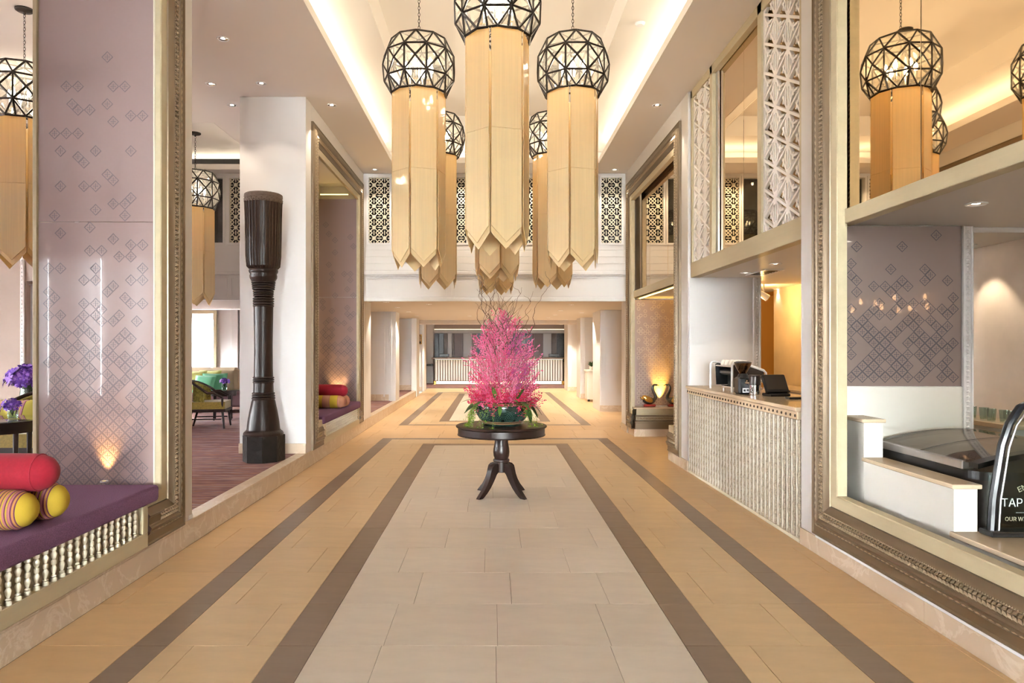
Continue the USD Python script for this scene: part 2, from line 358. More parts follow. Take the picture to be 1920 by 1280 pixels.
def lamp(name, parent, pos, power, col, radius, cone=None, direction=(0, 0, -1), soft=0.4):
    pp = ppath(parent)
    l = UsdLux.SphereLight.Define(stage, f'{pp}/{numbered(pp, name)}')
    l.CreateRadiusAttr(radius); l.CreateIntensityAttr(power); l.CreateColorAttr(Gf.Vec3f(*col)); l.CreateNormalizeAttr(True)
    d = Gf.Vec3d(*direction).GetNormalized()
    r = Gf.Rotation(Gf.Vec3d(0, 0, -1), d)
    l.AddTranslateOp().Set(Gf.Vec3d(*pos)); l.AddOrientOp().Set(Gf.Quatf(r.GetQuat()))
    if cone:
        s = UsdLux.ShapingAPI.Apply(l.GetPrim()); s.CreateShapingConeAngleAttr(cone); s.CreateShapingConeSoftnessAttr(soft)
    return l

# ================================================================== THE SETTING
SOF = 4.78                       # soffit height of the hall
LX, RX = -2.40, 2.46             # wall planes left and right of the hall
LOW = 2.44                       # low ceilings
PLAT = 0.20                      # lounge platform
CX = 0.04                        # centre line of the floor pattern
random.seed(5)

# ---- floor: slab and tiles
b = MB(); b.box(-2.45, 4.4, -14.1, 31.5, -0.12, -0.004)
floor = struct('floor', b, 'grout', label='hall floor of large stone tiles with dark bands')
tile_mats = {'p': 'tile_pale', 'm': 'tile_mid', 'o': 'tile_edge', 'b': 'tile_band'}
rest = {k: MB() for k in tile_mats}
ntile = 0
def tile(kind, x0, x1, y0, y1):
    global ntile
    if x1 - x0 < 0.02 or y1 - y0 < 0.01: return
    g = 0.0012
    xa, xb, ya, yb = x0 + g, x1 - g, y0 + g, y1 - g
    near = 3.1 <= y0 and y1 < 11.3 and -2.4 <= x0 and x1 < 2.6
    if near and ntile < 296:
        ntile += 1
        mb = MB(); v, f = chamfer_box(xb - xa, yb - ya, 0.012, 0.0012); mb.add(v, f)
        p = obj('tile', mb, tile_mats[kind], floor, smooth=False)
        UsdGeom.Xformable(p).AddTranslateOp().Set(Gf.Vec3d((xa + xb) / 2, (ya + yb) / 2, -0.006))
    else:
        rest[kind].box(xa, xb, ya, yb, -0.012, 0.0, 0.0012)
rows = [3.70 + 0.6 * k for k in range(-30, 46)]
def split_y(cuts):
    out = []
    for a, bb in zip(rows, rows[1:]):
        c = [a] + sorted(q for q in cuts if a < q < bb) + [bb]
        out += [(p, q) for p, q in zip(c, c[1:])]
    return out
def zone(x, y):
    d = abs(x - CX)
    for (y0, y1) in ((-14.5, 12.12), (14.08, 24.4)):
        if y0 < y < y1:
            if d > 1.93: return 'o'
            e = min(y1 - y, y - y0 if y0 > 0 else 99)
            if d > 1.75 or e < 0.17: return 'b'
            if d > 1.17 or e < 0.70: return 'm'
            if d > 0.97 or e < 0.89: return 'b'
            return 'p'
    return 'o'
cuts = [12.12, 11.95, 11.42, 11.23, 14.08, 14.25, 14.78, 14.97, 24.4, 24.23, 23.7, 23.51]
xb = [CX + s * d for d in (1.93, 1.75, 1.17, 0.97) for s in (-1, 1)]
shift = {}
for y0, y1 in split_y(cuts):
    if y0 < -13.9 or y1 > 27.0: continue
    row = math.floor((y0 - 3.7) / 0.6 + 1e-6)
    left = -2.4 if y0 < 22.6 else -2.46
    right = 2.5 if y0 < 9.0 or 12.3 < y0 < 13.4 else 3.4
    xs = sorted([left, right] + xb)
    segs = []
    for a, c in zip(xs, xs[1:]):
        k = zone((a + c) / 2, (y0 + y1) / 2)
        if segs and segs[-1][2] == k: segs[-1][1] = c
        else: segs.append([a, c, k])
    for a, c, k in segs:
        j0 = shift.setdefault(row, random.random() * 0.6) if k != 'm' else (0.14 if row % 2 else 0.42)
        base = a if k == 'm' else 0.0
        if k == 'b' and c - a < 0.3: joints = []
        else: joints = [q for q in (base + j0 + 0.6 * n for n in range(-9, 9)) if a + 0.06 < q < c - 0.06]
        pts = [a] + joints + [c]
        for p, q in zip(pts, pts[1:]): tile(k, p, q, y0, y1)
for k, mb in rest.items():
    if mb.v: obj('far_tiles', mb, tile_mats[k], floor, smooth=False, kind='stuff')

# ---- lounge platform on the left: stone riser slabs, stone edge, carpet
b = MB(); b.box(-12, LX - 0.03, -3.7, 22.6, 0.0, 0.17)
plat = struct('floor_lounge', b, 'grout', label='raised lounge floor with striped carpet')
yy = 0; k = 0
joints = [-4.5] + [4.36 + 1.3 * n for n in range(-6, 15)]
joints = [j for j in joints if j < 22.3] + [22.6]
for a, c in zip(joints, joints[1:]):
    b = MB(); b.box(LX - 0.03, LX, a + 0.001, c - 0.001, 0.0, 0.168, 0.002); obj('riser_slab', b, 'stone', plat, smooth=False)
    b = MB(); b.box(LX - 0.13, LX + 0.004, a + 0.001, c - 0.001, 0.168, PLAT, 0.003); obj('edge_slab', b, 'stone', plat, smooth=False)
b = MB(); b.box(-12, LX - 0.13, -3.7, 22.6, 0.17, PLAT - 0.002); obj('carpet', b, 'carpet', plat, label='striped purple and orange woven carpet')

# ---- left wall
def wall(name, boxes, mat='white_paint', label=None):
    b = MB()
    for q in boxes: b.box(*q, 0.004)
    return struct(name, b, mat, label=label)
wl = wall('wall_left', [(-2.54, LX, 5.42, 5.62, PLAT, SOF), (-2.54, LX, 1.80, 5.42, 4.55, SOF), (-2.54, LX, -3.7, 1.80, PLAT, SOF), (-2.7, LX - 0.06, -14.2, -3.6, -0.1, 5.5)])
# column that stands behind the drum, with the deep bench niche behind it
wall('wall_left_column', [(-3.25, LX, 9.04, 9.30, PLAT, SOF), (-3.25, -3.15, 9.30, 13.05, PLAT, SOF), (-2.54, LX, 9.30, 12.90, 4.55, SOF),
                          (-3.25, LX, 12.90, 13.30, PLAT, SOF), (-3.15, -2.54, 9.3, 12.9, 4.50, 4.62), (-2.52, LX, 13.3, 13.85, PLAT, LOW)])
b = MB(); b.box(-3.262, LX + 0.0, 9.028, 9.04, PLAT, 0.33, 0.003); b.box(-3.262, -3.25, 9.04, 9.6, PLAT, 0.33, 0.003)
struct('baseboard_left', b, 'stone')
# a small white socket plate at the foot of the pilaster
b = MB(); b.box(LX - 0.002, LX + 0.008, 5.545, 5.615, 0.205, 0.24, 0.003); obj_ = obj('corner_guard', b, 'white_gloss'); tag(obj_, 'small white corner plate at the foot of the narrow white pilaster', 'corner plate')
b = MB(); b.box(-2.548, -2.54, 5.50, 5.62, PLAT, 0.52, 0.003); tag(obj('door_stop_strip', b, 'black_plastic'), 'thin black strip behind the narrow white pilaster', 'strip')

# ---- ceilings
b = MB()
for q in [(-4.0, -1.77, -3.6, 13.05, SOF, 4.84), (-2.5, -1.77, -14.0, -3.6, SOF, 4.84), (1.87, 4.4, -14.0, 13.05, SOF, 4.84), (-1.77, 1.87, 12.3, 13.05, SOF, 4.84), (-1.77, 1.87, -14.0, 1.2, SOF, 4.84),
          (-12, -4.0, 8.7, 10.1, SOF, 4.84), (-12, -8.0, -3.6, 8.7, SOF, 4.84), (-8.0, -4.0, -3.6, 1.5, SOF, 4.84), (-12, -8.0, 10.1, 13.05, SOF, 4.84), (-8.0, -4.0, 12.75, 13.05, SOF, 4.84)]:
    b.box(*q)
struct('ceiling', b, 'soffit_paint', label='lower white ceiling with downlights around the coves')
b = MB()
x0, x1, y0, y1 = -1.77, 1.87, 1.2, 12.3
for q in [(x0, x0 + 0.015, y0, y1, SOF - 0.002, 4.875), (x1 - 0.015, x1, y0, y1, SOF - 0.002, 4.875), (x0, x1, y1 - 0.015, y1, SOF - 0.002, 4.875), (x0, x1, y0, y0 + 0.015, SOF - 0.002, 4.875)]: b.box(*q)
for q in [(-8.0, -4.0, 8.685, 8.7, SOF - .002, 4.875), (-4.015, -4.0, 1.5, 8.7, SOF - .002, 4.875), (-4.015, -4.0, 10.1, 12.75, SOF - .002, 4.875), (-8.0, -4.0, 10.1, 10.115, SOF - .002, 4.875), (-8, -4, 12.735, 12.75, SOF - .002, 4.875)]: b.box(*q)
struct('trim_cove', b, 'ceiling_paint', label='thin white lip hiding the cove lights')
b = MB()
for q in [(-2.25, -1.285, 0.7, 12.75, 5.10, 5.16), (1.385, 2.35, 0.7, 12.75, 5.10, 5.16), (-1.285, 1.385, 11.765, 12.75, 5.10, 5.16), (-1.285, 1.385, 0.75, 1.735, 5.10, 5.16),
          (-1.29, -1.27, 1.75, 11.75, 5.09, 5.42), (1.37, 1.39, 1.75, 11.75, 5.09, 5.42), (-1.27, 1.37, 11.75, 11.77, 5.09, 5.42), (-1.27, 1.37, 1.73, 1.75, 5.09, 5.42), (-1.28, 1.38, 1.74, 11.76, 5.42, 5.48),
          (-2.3, -2.26, 0.7, 12.8, 4.84, 5.10), (2.36, 2.4, 0.7, 12.8, 4.84, 5.10), (-2.3, 2.4, 12.76, 12.8, 4.84, 5.10), (-2.3, 2.4, 0.7, 0.74, 4.84, 5.10)]: b.box(*q)
struct('ceiling_tray', b, 'ceiling_paint', label='stepped tray ceiling over the hall chandeliers')
b = MB()
for q in [(-8.5, -3.5, 1.0, 9.2, 5.05, 5.1), (-8.5, -3.5, 9.6, 13.05, 5.05, 5.1), (-3.54, -3.5, 1, 13.05, 4.84, 5.05), (-8.5, -8.46, 1, 13.05, 4.84, 5.05), (-8.5, -3.5, 9.16, 9.2, 4.84, 5.05), (-8.5, -3.5, 9.6, 9.64, 4.84, 5.05)]: b.box(*q)
struct('ceiling_lounge', b, 'ceiling_paint', label='tray ceilings over the lounge')
b = MB(); b.box(-13, 6.4, -3.7, 33, 5.5, 5.7); b.box(-2.6, 6.4, -14.4, -3.7, 5.5, 5.7)
struct('roof', b, 'white_paint', label='roof slab above the ceilings')
# cove lamps lying behind the lip
def strip(label, *q):
    b = MB(); b.box(*q); tag(obj('cove_lamp', b, 'led_warm'), label, 'strip light')
strip('cove strip light along the left side of the hall tray', -1.93, -1.90, 1.3, 12.2, 4.85, 4.862)
strip('cove strip light along the right side of the hall tray', 2.00, 2.03, 1.3, 12.2, 4.85, 4.862)
strip('cove strip light across the far end of the hall tray', -1.7, 1.8, 12.43, 12.46, 4.85, 4.862)
strip('cove strip light across the far side of the near lounge tray', -7.9, -4.1, 8.83, 8.86, 4.85, 4.862)
strip('cove strip light along the hall side of the near lounge tray', -3.87, -3.84, 1.6, 8.6, 4.85, 4.862)
strip('cove strip light across the far side of the second lounge tray', -7.9, -4.1, 12.88, 12.91, 4.85, 4.862)
strip('cove strip light along the hall side of the second lounge tray', -3.87, -3.84, 10.2, 12.7, 4.85, 4.862)

# ---- far upper wall with lattice windows, over the low corridor
FY = 13.05
def zf(v): return Z(v, FY)
def xf_(u): return X(u, FY)
b = MB()
zt, zb = zf(333), zf(456)
wins = [(691, 731), (738, 838), (845, 875), (886, 974), (981, 1020), (1030, 1119), (1127, 1166)]
wx = [(xf_(a), xf_(c)) for a, c in wins]
# solid bands above and below the openings, mullions between
b.box(xf_(676), xf_(1180), FY, FY + 0.12, zt + 0.0, 4.84); b.box(xf_(676), xf_(1180), FY, FY + 0.12, LOW, zb)
edges = [xf_(676)] + [e for w in wx for e in w] + [xf_(1180)]
for a, c in zip(edges[0::2], edges[1::2]): b.box(a, c, FY, FY + 0.12, zb, zt)
wf = struct('wall_far', b, 'white_paint', label='white upper wall with lattice windows over the corridor')
# plank lines, mouldings and framed panels
for v0, v1 in ((457, 468.5), (469, 481), (481.5, 494), (494.5, 507)):
    q = MB(); q.box(xf_(684), xf_(1174), FY - 0.006, FY, zf(v1), zf(v0), 0.003); obj('plank', q, 'white_paint', wf, smooth=False)
q = MB(); q.box(xf_(683), xf_(1175), FY - 0.035, FY, zf(515), zf(509), 0.006); q.box(xf_(683), xf_(1175), FY - 0.02, FY, zf(517.5), zf(515), 0.004); obj('moulding', q, 'white_paint', wf)
q = MB(); q.box(xf_(683), xf_(1175), FY - 0.03, FY, LOW - 0.03, zf(558), 0.006); obj('moulding', q, 'white_paint', wf)
def frame_ring(b, x0, x1, z0, z1, w, y0, y1):
    for r in ((x0, x1, y0, y1, z0, z0 + w), (x0, x1, y0, y1, z1 - w, z1), (x0, x0 + w, y0, y1, z0 + w, z1 - w), (x1 - w, x1, y0, y1, z0 + w, z1 - w)): b.box(*r)
for u0, u1 in ((686, 838), (845, 1011), (1019, 1173)):
    q = MB(); frame_ring(q, xf_(u0), xf_(u1), zf(556), zf(519.5), 0.02, FY - 0.012, FY); obj('panel_moulding', q, 'white_paint', wf)
for i, (a, c) in enumerate(wx):
    q = MB(); frame_ring(q, a - 0.03, c + 0.03, zb - 0.03, zt + 0.03, 0.035, FY - 0.02, FY); obj('window_frame', q, 'white_paint', wf)
# the same wall carried on above the lounge
b = MB(); lw = [(-5.30, -4.98), (-4.84, -4.28)]
b.box(-6.3, -3.25, FY, FY + 0.12, zt, 4.84); b.box(-6.3, -3.25, FY, FY + 0.12, LOW, zb)
for a, c in ((-6.3, -5.33), (-4.98, -4.90), (-4.22, -3.25)): b.box(a, c, FY, FY + 0.12, zb, zt)
wlf = struct('wall_far_lounge', b, 'white_paint', label='white upper wall with lattice window over the lounge')
q = MB(); q.box(-6.3, -3.25, FY - 0.035, FY, zf(515), zf(509), 0.006); obj('moulding', q, 'white_paint', wlf)
for a, c in ((-5.6, -4.92), (-4.86, -3.9)):
    q = MB(); frame_ring(q, a, c, zf(556), zf(519.5), 0.02, FY - 0.012, FY); obj('panel_moulding', q, 'white_paint', wlf)
for a, c in ((-5.33, -4.98), (-4.90, -4.22)):
    q = MB(); frame_ring(q, a - 0.02, c + 0.02, zb - 0.03, zt + 0.03, 0.04, FY - 0.02, FY); obj('window_frame', q, 'white_paint', wlf)
# the dim gallery room behind the lattice windows
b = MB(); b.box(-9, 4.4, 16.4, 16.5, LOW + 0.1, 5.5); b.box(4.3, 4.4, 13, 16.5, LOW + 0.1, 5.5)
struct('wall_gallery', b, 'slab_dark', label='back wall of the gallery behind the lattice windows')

# ---- low ceilings: corridor, lounge recess, cafe
b = MB()
b.box(-9.2, 4.4, FY + 0.02, 23.59, LOW + 0.02, LOW + 0.12); b.box(-4, 4.4, 23.6, 24.4, LOW - 0.10, LOW + 0.12); b.box(-6, 6, 24.4, 32, LOW + 0.12, LOW + 0.3)
struct('ceiling_corridor', b, 'corridor_paint', label='low corridor ceiling with rows of downlights')
b = MB(); b.box(2.60, 4.4, -14.0, 5.36, LOW + 0.04, LOW + 0.12); b.box(2.53, 4.4, 5.362, FY, LOW, LOW + 0.11)
struct('ceiling_cafe', b, 'white_paint', label='low white soffit over the cafe counter')

# ---- right wall
wall('wall_right', [(RX, 2.64, 5.36, 5.62, 0.13, SOF), (RX, 2.64, 1.0, 5.36, 4.55, SOF), (RX, 2.64, -14.0, 1.0, 0.13, SOF), (RX, 2.64, 8.875, 9.20, 0.13, SOF),
                    (RX, 2.64, 9.20, 12.86, 4.55, SOF), (RX, 2.72, 12.86, 13.45, 0.13, SOF)])
right_base = MB()
b = MB(); b.box(2.47, 2.64, -14.0, 5.62, 0.0, 0.128); wr = struct('baseboard_right', b, 'grout', label='stone base course along the cafe wall')
js = [-4.5] + [5.30 - 1.3 * n for n in range(7, -1, -1)] + [5.62]
for a, c in zip(js, js[1:]):
    q = MB(); q.box(2.45, 2.475, a + 0.001, c - 0.001, 0, 0.13, 0.002); obj('base_slab', q, 'stone', wr, smooth=False)
for a, c in ((8.86, 9.82), (12.86, 13.46)):
    q = MB(); q.box(2.445, 2.66, a, c, 0, 0.13, 0.002); obj('base_slab', q, 'stone', wr, smooth=False)
q = MB(); q.box(2.44, 2.452, 1.0, 5.33, 0.13, 0.15, 0.003); struct('trim_right', q, 'white_gloss', label='thin white strip under the large cafe frame')
# gallery beams
def beam(n, boxes):
    b = MB()
    for q in boxes: b.box(*q, 0.004)
    return struct(n, b, 'cream_wood')
beam('trim_1', [(2.505, 2.60, -2.0, 5.28, 2.447, 2.550)]); beam('trim_2', [(2.49, 2.60, 5.62, 8.86, LOW - 0.002, 2.625)]); beam('trim_3', [(2.50, 2.58, 9.20, 12.86, LOW, 2.56)])
# cream posts and rails that frame the two white screens
beam('trim_4', [(2.49, 2.56, yy0, yy1, 2.625, SOF) for yy0, yy1 in ((8.80, 8.86), (8.00, 8.09), (6.53, 6.63), (5.625, 5.72))] + [(2.49, 2.56, 5.62, 8.86, 4.68, SOF)])
b = MB(); b.box(2.535, 2.558, 7.93, 8.00, 2.625, 4.68); struct('trim_5', b, 'aluminium', label='grey edge strip beside the mirror')
# inner walls of the cafe side
b = MB(); b.box(2.47, 3.30, 8.848, 9.10, 0.0, LOW); b.box(3.20, 3.30, 9.10, 11.5, 0, LOW); b.box(3.30, 3.56, 11.45, 11.5, 0, LOW); b.box(3.46, 3.56, 11.5, 13.0, 0, LOW); struct('wall_counter', b, 'white_paint', label='white wall at the end of the coffee counter')
b = MB(); b.box(4.27, 4.4, -14.0, 10.7, 0, 5.5); struct('wall_cafe', b, 'beige_wall', label='textured beige wall at the back of the cafe')
b = MB(); b.box(3.3, 6.1, 12.0, 12.1, 0, LOW); b.box(6.0, 6.1, 10, 12.1, 0, LOW); b.box(4.4, 6.1, 10.0, 10.1, 0, LOW); b.box(4.4, 6.1, 10, 12.1, LOW, LOW + 0.1); struct('wall_back_room', b, 'ochre_wall', label='ochre lit wall of the room behind the cafe')
b = MB(); b.box(4.4, 6.1, 10, 12.1, -0.1, 0.0); struct('floor_back_room', b, 'tile_mid')
b = MB(); b.box(2.80, 2.9, -14.0, 13.0, LOW + 0.12, 5.5); struct('wall_upper', b, 'white_paint', label='wall behind the mirrors')
# outer walls
b = MB(); b.box(-12.2, -12, -3.7, 10.8, 3.2, 5.5); b.box(-12.2, -12, -3.7, 10.8, 0, 0.5); b.box(-12.2, -12, 8.2, 10.8, 0.5, 3.2)
for k in range(4): b.box(-12.2, -12, -3.7 + 2.9 * k, -1.3 + 2.9 * k, 0.5, 3.2)
struct('wall_west', b, 'white_paint', label='window wall at the far side of the lounge')
b = MB(); b.box(6.0, 6.2, -14.1, 33, 2.4, 5.5); struct('wall_east', b, 'white_paint')
# lounge far-left wall with tall window, and its return
b = MB(); b.box(-12.2, -7.02, 10.6, 10.8, 0, 5.5); b.box(-6.30, -6.1, 10.6, 10.8, 0, 5.5); b.box(-7.02, -6.3, 10.6, 10.8, 2.56, 5.5); b.box(-7.02, -6.3, 10.6, 10.8, 0, 0.32); b.box(-6.3, -6.1, 10.8, 13.1, 0, 5.5)
struct('wall_lounge', b, 'lounge_wall', label='pinkish beige lounge wall beside the tall window')
b = MB(); b.box(-7.10, -7.04, 10.57, 10.6, PLAT, 4.78, 0.004); b.box(-6.28, -6.22, 10.57, 10.6, PLAT, 4.78, 0.004); struct('trim_6', b, 'screen_white', label='white beaded trim beside the lounge window')
q = MB()
for k in range(70): q.ball((-7.07, 10.565, 0.35 + 0.06 * k), 0.012, -1)
obj('bead', q, 'white_paint', stage.GetPrimAtPath('/World/trim_6'), kind='stuff')
# recess under the gallery: window wall
b = MB(); b.box(-9.2, -8.4, 16.5, 16.7, 0, LOW); b.box(-6.52, -3.2, 16.5, 16.7, 0, LOW); b.box(-8.4, -6.52, 16.5, 16.7, 2.36, LOW); b.box(-8.4, -6.52, 16.5, 16.7, 0, 0.35); b.box(-9.3, -9.2, 10.7, 13.3, 0, 5.5); b.box(-9.3, -9.2, 13.3, 16.7, 1.7, 5.5); b.box(-9.3, -9.2, 13.3, 16.7, 0, 1.0)
struct('wall_recess', b, 'white_paint', label='white wall with curtained window behind the sofa')
b = MB(); frame_ring(b, -8.45, -6.46, 0.3, 2.42, 0.07, 16.44, 16.5); struct('window_1', b, 'cream_wood', label='cream window frame with sheer curtain in the lounge')
b = MB(); b.box(-8.40, -6.52, 16.6, 16.61, 0.35, 2.36); struct('window_2', b, 'pane_glass', label='window pane behind the sheer curtain')
b = MB(); b.box(-6.1, -5.95, 16.42, 16.5, PLAT, LOW, 0.005); b.box(-5.9, -5.86, 16.44, 16.5, PLAT, LOW, 0.005); b.box(-5.6, -5.42, 16.36, 16.5, PLAT, LOW, 0.005); struct('trim_7', b, 'white_paint', label='white pilaster strips beside the curtained window')
b = MB(); b.box(-5.40, -4.6, 16.1, 16.45, PLAT, 2.3, 0.005); tag(obj('bookcase', b, 'shelf_wood'), 'tall warm brown cabinet at the lounge corner behind the column', 'cabinet')

# ---- corridor beyond
def cor(n, boxes, lab): return wall(n, boxes, 'white_paint', lab)
cor('wall_corridor_left', [(-3.3, -2.60, 17.9, 18.1, PLAT, LOW + 0.02), (-2.60, -2.45, 17.8, 18.45, 0.0, LOW + 0.02), (-2.64, -2.58, 17.86, 17.92, PLAT, LOW),
     (-3.3, -2.55, 22.3, 22.5, PLAT, LOW + 0.02), (-2.55, -2.38, 22.0, 22.8, 0, LOW + 0.02), (-3.4, -3.3, 13.3, 24.3, 0, LOW + 0.02)], 'white pilasters and panels along the left of the corridor')
cor('wall_corridor_end', [(-3.4, -2.50, 25.0, 25.2, 0, LOW + 0.02), (-2.50, -2.42, 24.9, 25.6, 0, LOW + 0.1), (-3.4, -3.3, 24.3, 32, 0, LOW + 0.2)], 'white end wall of the corridor with a small picture')
cor('wall_corridor_right', [(2.60, 3.3, 17.07, 18.3, 0, LOW + 0.02), (2.66, 3.3, 21.4, 22.3, 0, LOW + 0.02), (2.66, 3.3, 25.0, 26.2, 0, LOW + 0.1), (3.3, 3.4, 13.0, 32, 0, LOW + 0.2)], 'white columns along the right of the corridor')
b = MB()
for q in ((2.74, 2.76, 17.055, 17.07, 0.16, LOW), (2.62, 2.64, 17.055, 17.07, 0.16, LOW), (2.80, 2.82, 21.385, 21.4, 0.16, LOW), (2.80, 2.82, 24.985, 25.0, 0.16, LOW), (-2.78, -2.74, 17.88, 17.9, 0.3, LOW), (-2.58, -2.56, 17.785, 17.8, 0.1, LOW)): b.box(*q)
struct('trim_8', b, 'white_paint', label='narrow vertical trim on the corridor columns')
b = MB()
for q in ((2.59, 3.3, 17.055, 17.07, 0, 0.15), (2.65, 3.3, 21.385, 21.4, 0, 0.15), (2.65, 3.3, 24.985, 25.0, 0, 0.15), (-3.3, -2.6, 17.885, 17.9, PLAT, 0.36), (-3.3, -2.55, 22.285, 22.3, PLAT, 0.36), (-3.3, -2.5, 24.985, 25, 0, 0.15)): b.box(*q)
struct('baseboard_corridor', b, 'stone')
b = MB(); b.box(-4, 4, 26.9, 31.9, 0.0, 0.012); struct('carpet_reception', b, 'carpet', label='striped carpet in front of the reception desk')
b = MB(); b.box(-3.4, 3.5, 31.2, 31.4, 0, LOW + 0.3); struct('wall_reception', b, 'slab_mauve', label='wall behind the reception')

# ---- the glazed front behind the camera, daylight comes in here
# lounge front wall behind the viewer: tall slit windows with sheer curtains
b = MB(); ys = (-3.7, -3.5); cutsx = [-12.0, -8.95, -8.65, -8.05, -7.62, -7.10, -6.75, -4.6, -4.0, -2.45]
for a, c in zip(cutsx[0::2], cutsx[1::2]): b.box(a, c, ys[0], ys[1], 0, 5.5)
b.box(-12, -2.45, ys[0], ys[1], 3.3, 5.5); b.box(-12, -2.45, ys[0], ys[1], 0, 0.6)
struct('wall_lounge_front', b, 'white_paint', label='lounge wall with slit windows behind the viewer')
FR = -14.0
b = MB(); b.box(-2.7, 4.4, FR - 0.2, FR, 4.3, 5.5)
for x0, x1 in ((-2.7, -2.3), (2.3, 2.9), (4.1, 4.4)): b.box(x0, x1, FR - 0.2, FR, 0, 4.3)
for x in (-0.8, 0.8): b.box(x - 0.05, x + 0.05, FR - 0.12, FR - 0.04, 0, 4.3)
for z in (0.0, 0.6, 2.5): b.box(-2.4, 4.3, FR - 0.12, FR - 0.04, z, z + 0.07)
struct('wall_front', b, 'white_paint', label='glazed entrance front of the lobby')
b = MB(); b.box(-2.4, 4.3, FR - 0.09, FR - 0.08, 0.05, 4.3); struct('window_3', b, 'pane_glass', label='entrance glazing behind the viewer')
b = MB(); b.box(-60, 60, -70, 70, -0.4, -0.14); struct('ground', b, 'asphalt', label='paved ground outside')

# ================================================================== MOULDED FRAMES
# profile: (distance inwards from the outer edge, how far it stands out of the wall)
PROF = [(0.0, 0.0), (0.0, 0.030), (0.008, 0.036), (0.016, 0.030), (0.020, 0.026), (0.072, 0.030), (0.080, 0.040), (0.088, 0.044), (0.096, 0.040), (0.104, 0.048), (0.118, 0.056), (0.130, 0.050), (0.136, 0.040),
        (0.142, 0.036), (0.190, 0.036), (0.196, 0.044), (0.206, 0.046), (0.214, 0.038), (0.226, 0.032), (0.238, 0.026), (0.256, 0.020), (0.262, 0.0)]
BOARD = [(0.262, 0.0), (0.262, 0.012), (0.345, 0.012), (0.352, 0.006)]
def sweep(path, prof, side, wallx, closed=False, inward=1):
    """path: outer-edge points (y, z); side: +1 if the wall faces +x; inward: +1 if the inside lies left of the path"""
    P = np.asarray(path, float); n = len(P); pr = np.asarray(prof, float)
    d = [P[(i + 1) % n] - P[i] for i in range(n if closed else n - 1)]
    d = [q / np.linalg.norm(q) for q in d]
    nrm = [np.array([-q[1], q[0]]) * inward for q in d]
    off = []
    for i in range(n):
        if closed: a, c = nrm[i - 1], nrm[i]
        else: a, c = nrm[max(i - 1, 0)], nrm[min(i, n - 2)]
        m = a + c if abs(a.dot(c)) < 0.99 else a
        off.append(m)
    rings = []
    for i in range(n):
        q = P[i] + pr[:, :1] * off[i]
        rings.append(np.stack([wallx + side * pr[:, 1], q[:, 0], q[:, 1]], 1))
    v = np.vstack(rings); k = len(pr); f = []
    for i in range(n if closed else n - 1):
        j = (i + 1) % n
        for q in range(k - 1):
            f.append((i * k + q, i * k + q + 1, j * k + q + 1, j * k + q))
    f = np.array(f)
    if side * inward > 0: f = f[:, ::-1]
    return v, f
def moulded_frame(label, path, side, wallx, closed, inward, board=True):
    y0, z0 = path[0]
    t = thing('moulded_frame', label, 'picture-frame moulding', (wallx, y0, z0))
    P = [(y - y0, z - z0) for y, z in path]
    b = MB(); v, f = sweep(P, PROF, side, 0, closed, inward); b.add(v, f); obj('moulding', b, 'bronze', t, smooth=25)
    if board:
        b = MB(); v, f = sweep(P, BOARD + [(0.352, -0.03 if side > 0 else -0.06)], side, 0, closed, inward); b.add(v, f); obj('inner_board', b, 'cream_wood', t, smooth=False)
    leaf, bead, dash = MB(), MB(), MB()
    n = len(P); segs = [(P[i], P[(i + 1) % n]) for i in range(n if closed else n - 1)]
    for a, c in segs:
        a, c = np.array(a, float), np.array(c, float); L = np.linalg.norm(c - a); d = (c - a) / L; nn = np.array([-d[1], d[0]]) * inward
        def at(s, w, h): q = a + d * s + nn * w; return np.array([side * h, q[0], q[1]])
        D3, N3 = np.array([0, d[0], d[1]]), np.array([0, nn[0], nn[1]])
        s = 0.16
        while s < L - 0.16:
            for sgn in (-1, 1):   # pairs of carved leaves leaning away from a stem
                ax = D3 * 0.8 + N3 * sgn * 0.6; bx = np.cross(ax, [1, 0, 0]); c3 = at(s, 0.166 + sgn * 0.013, 0.040)
                vv = OCT[0][:, :1] * ax * 0.021 + OCT[0][:, 1:2] * bx * 0.010 + OCT[0][:, 2:] * np.array([1, 0, 0]) * 0.014
                leaf.add(vv + c3, OCT[1])
            s += 0.034
        s = 0.2
        while s < L - 0.2:
            bead.add(OCT[0] * 0.0075 + at(s, 0.201, 0.047), OCT[1]); s += 0.018
        s = 0.1
        while s < L - 0.1:
            e = OCT[0] * np.array([0.006, 0.006, 0.006]); vv = e + np.outer(OCT[0].sum(1) * 0 + OCT[0] @ np.array([0, d[0], d[1]]), D3) * 0.018
            dash.add(vv + at(s, 0.088, 0.045), OCT[1]); s += 0.05
    obj('leaf_ornament', leaf, 'bronze_ornament', t, smooth=False, kind='stuff')
    obj('bead_row', bead, 'bronze_ornament', t, smooth=False, kind='stuff')
    obj('dash_row', dash, 'bronze_ornament', t, smooth=False, kind='stuff')
    return t
moulded_frame('ornate bronze frame moulding around the nearest bench nook at the left', [(1.80, 4.55), (5.42, 4.55), (5.42, PLAT), (4.84, PLAT)], 1, LX, False, -1)
moulded_frame('ornate bronze frame moulding around the farther bench nook behind the tall drum', [(9.88, PLAT), (9.30, PLAT), (9.30, 4.55), (12.90, 4.55), (12.90, PLAT), (12.50, PLAT)], 1, LX, False, -1)
moulded_frame('large ornate bronze frame moulding around the cafe opening at the right', [(1.0, 4.5), (5.36, 4.5), (5.36, 0.155), (1.0, 0.155)], -1, RX, False, -1)
moulded_frame('ornate bronze frame moulding around the swan niche at the far right', [(9.80, 0.13), (9.18, 0.13), (9.18, 4.52), (12.84, 4.52), (12.84, 0.13), (12.35, 0.13)], -1, RX, False, -1)

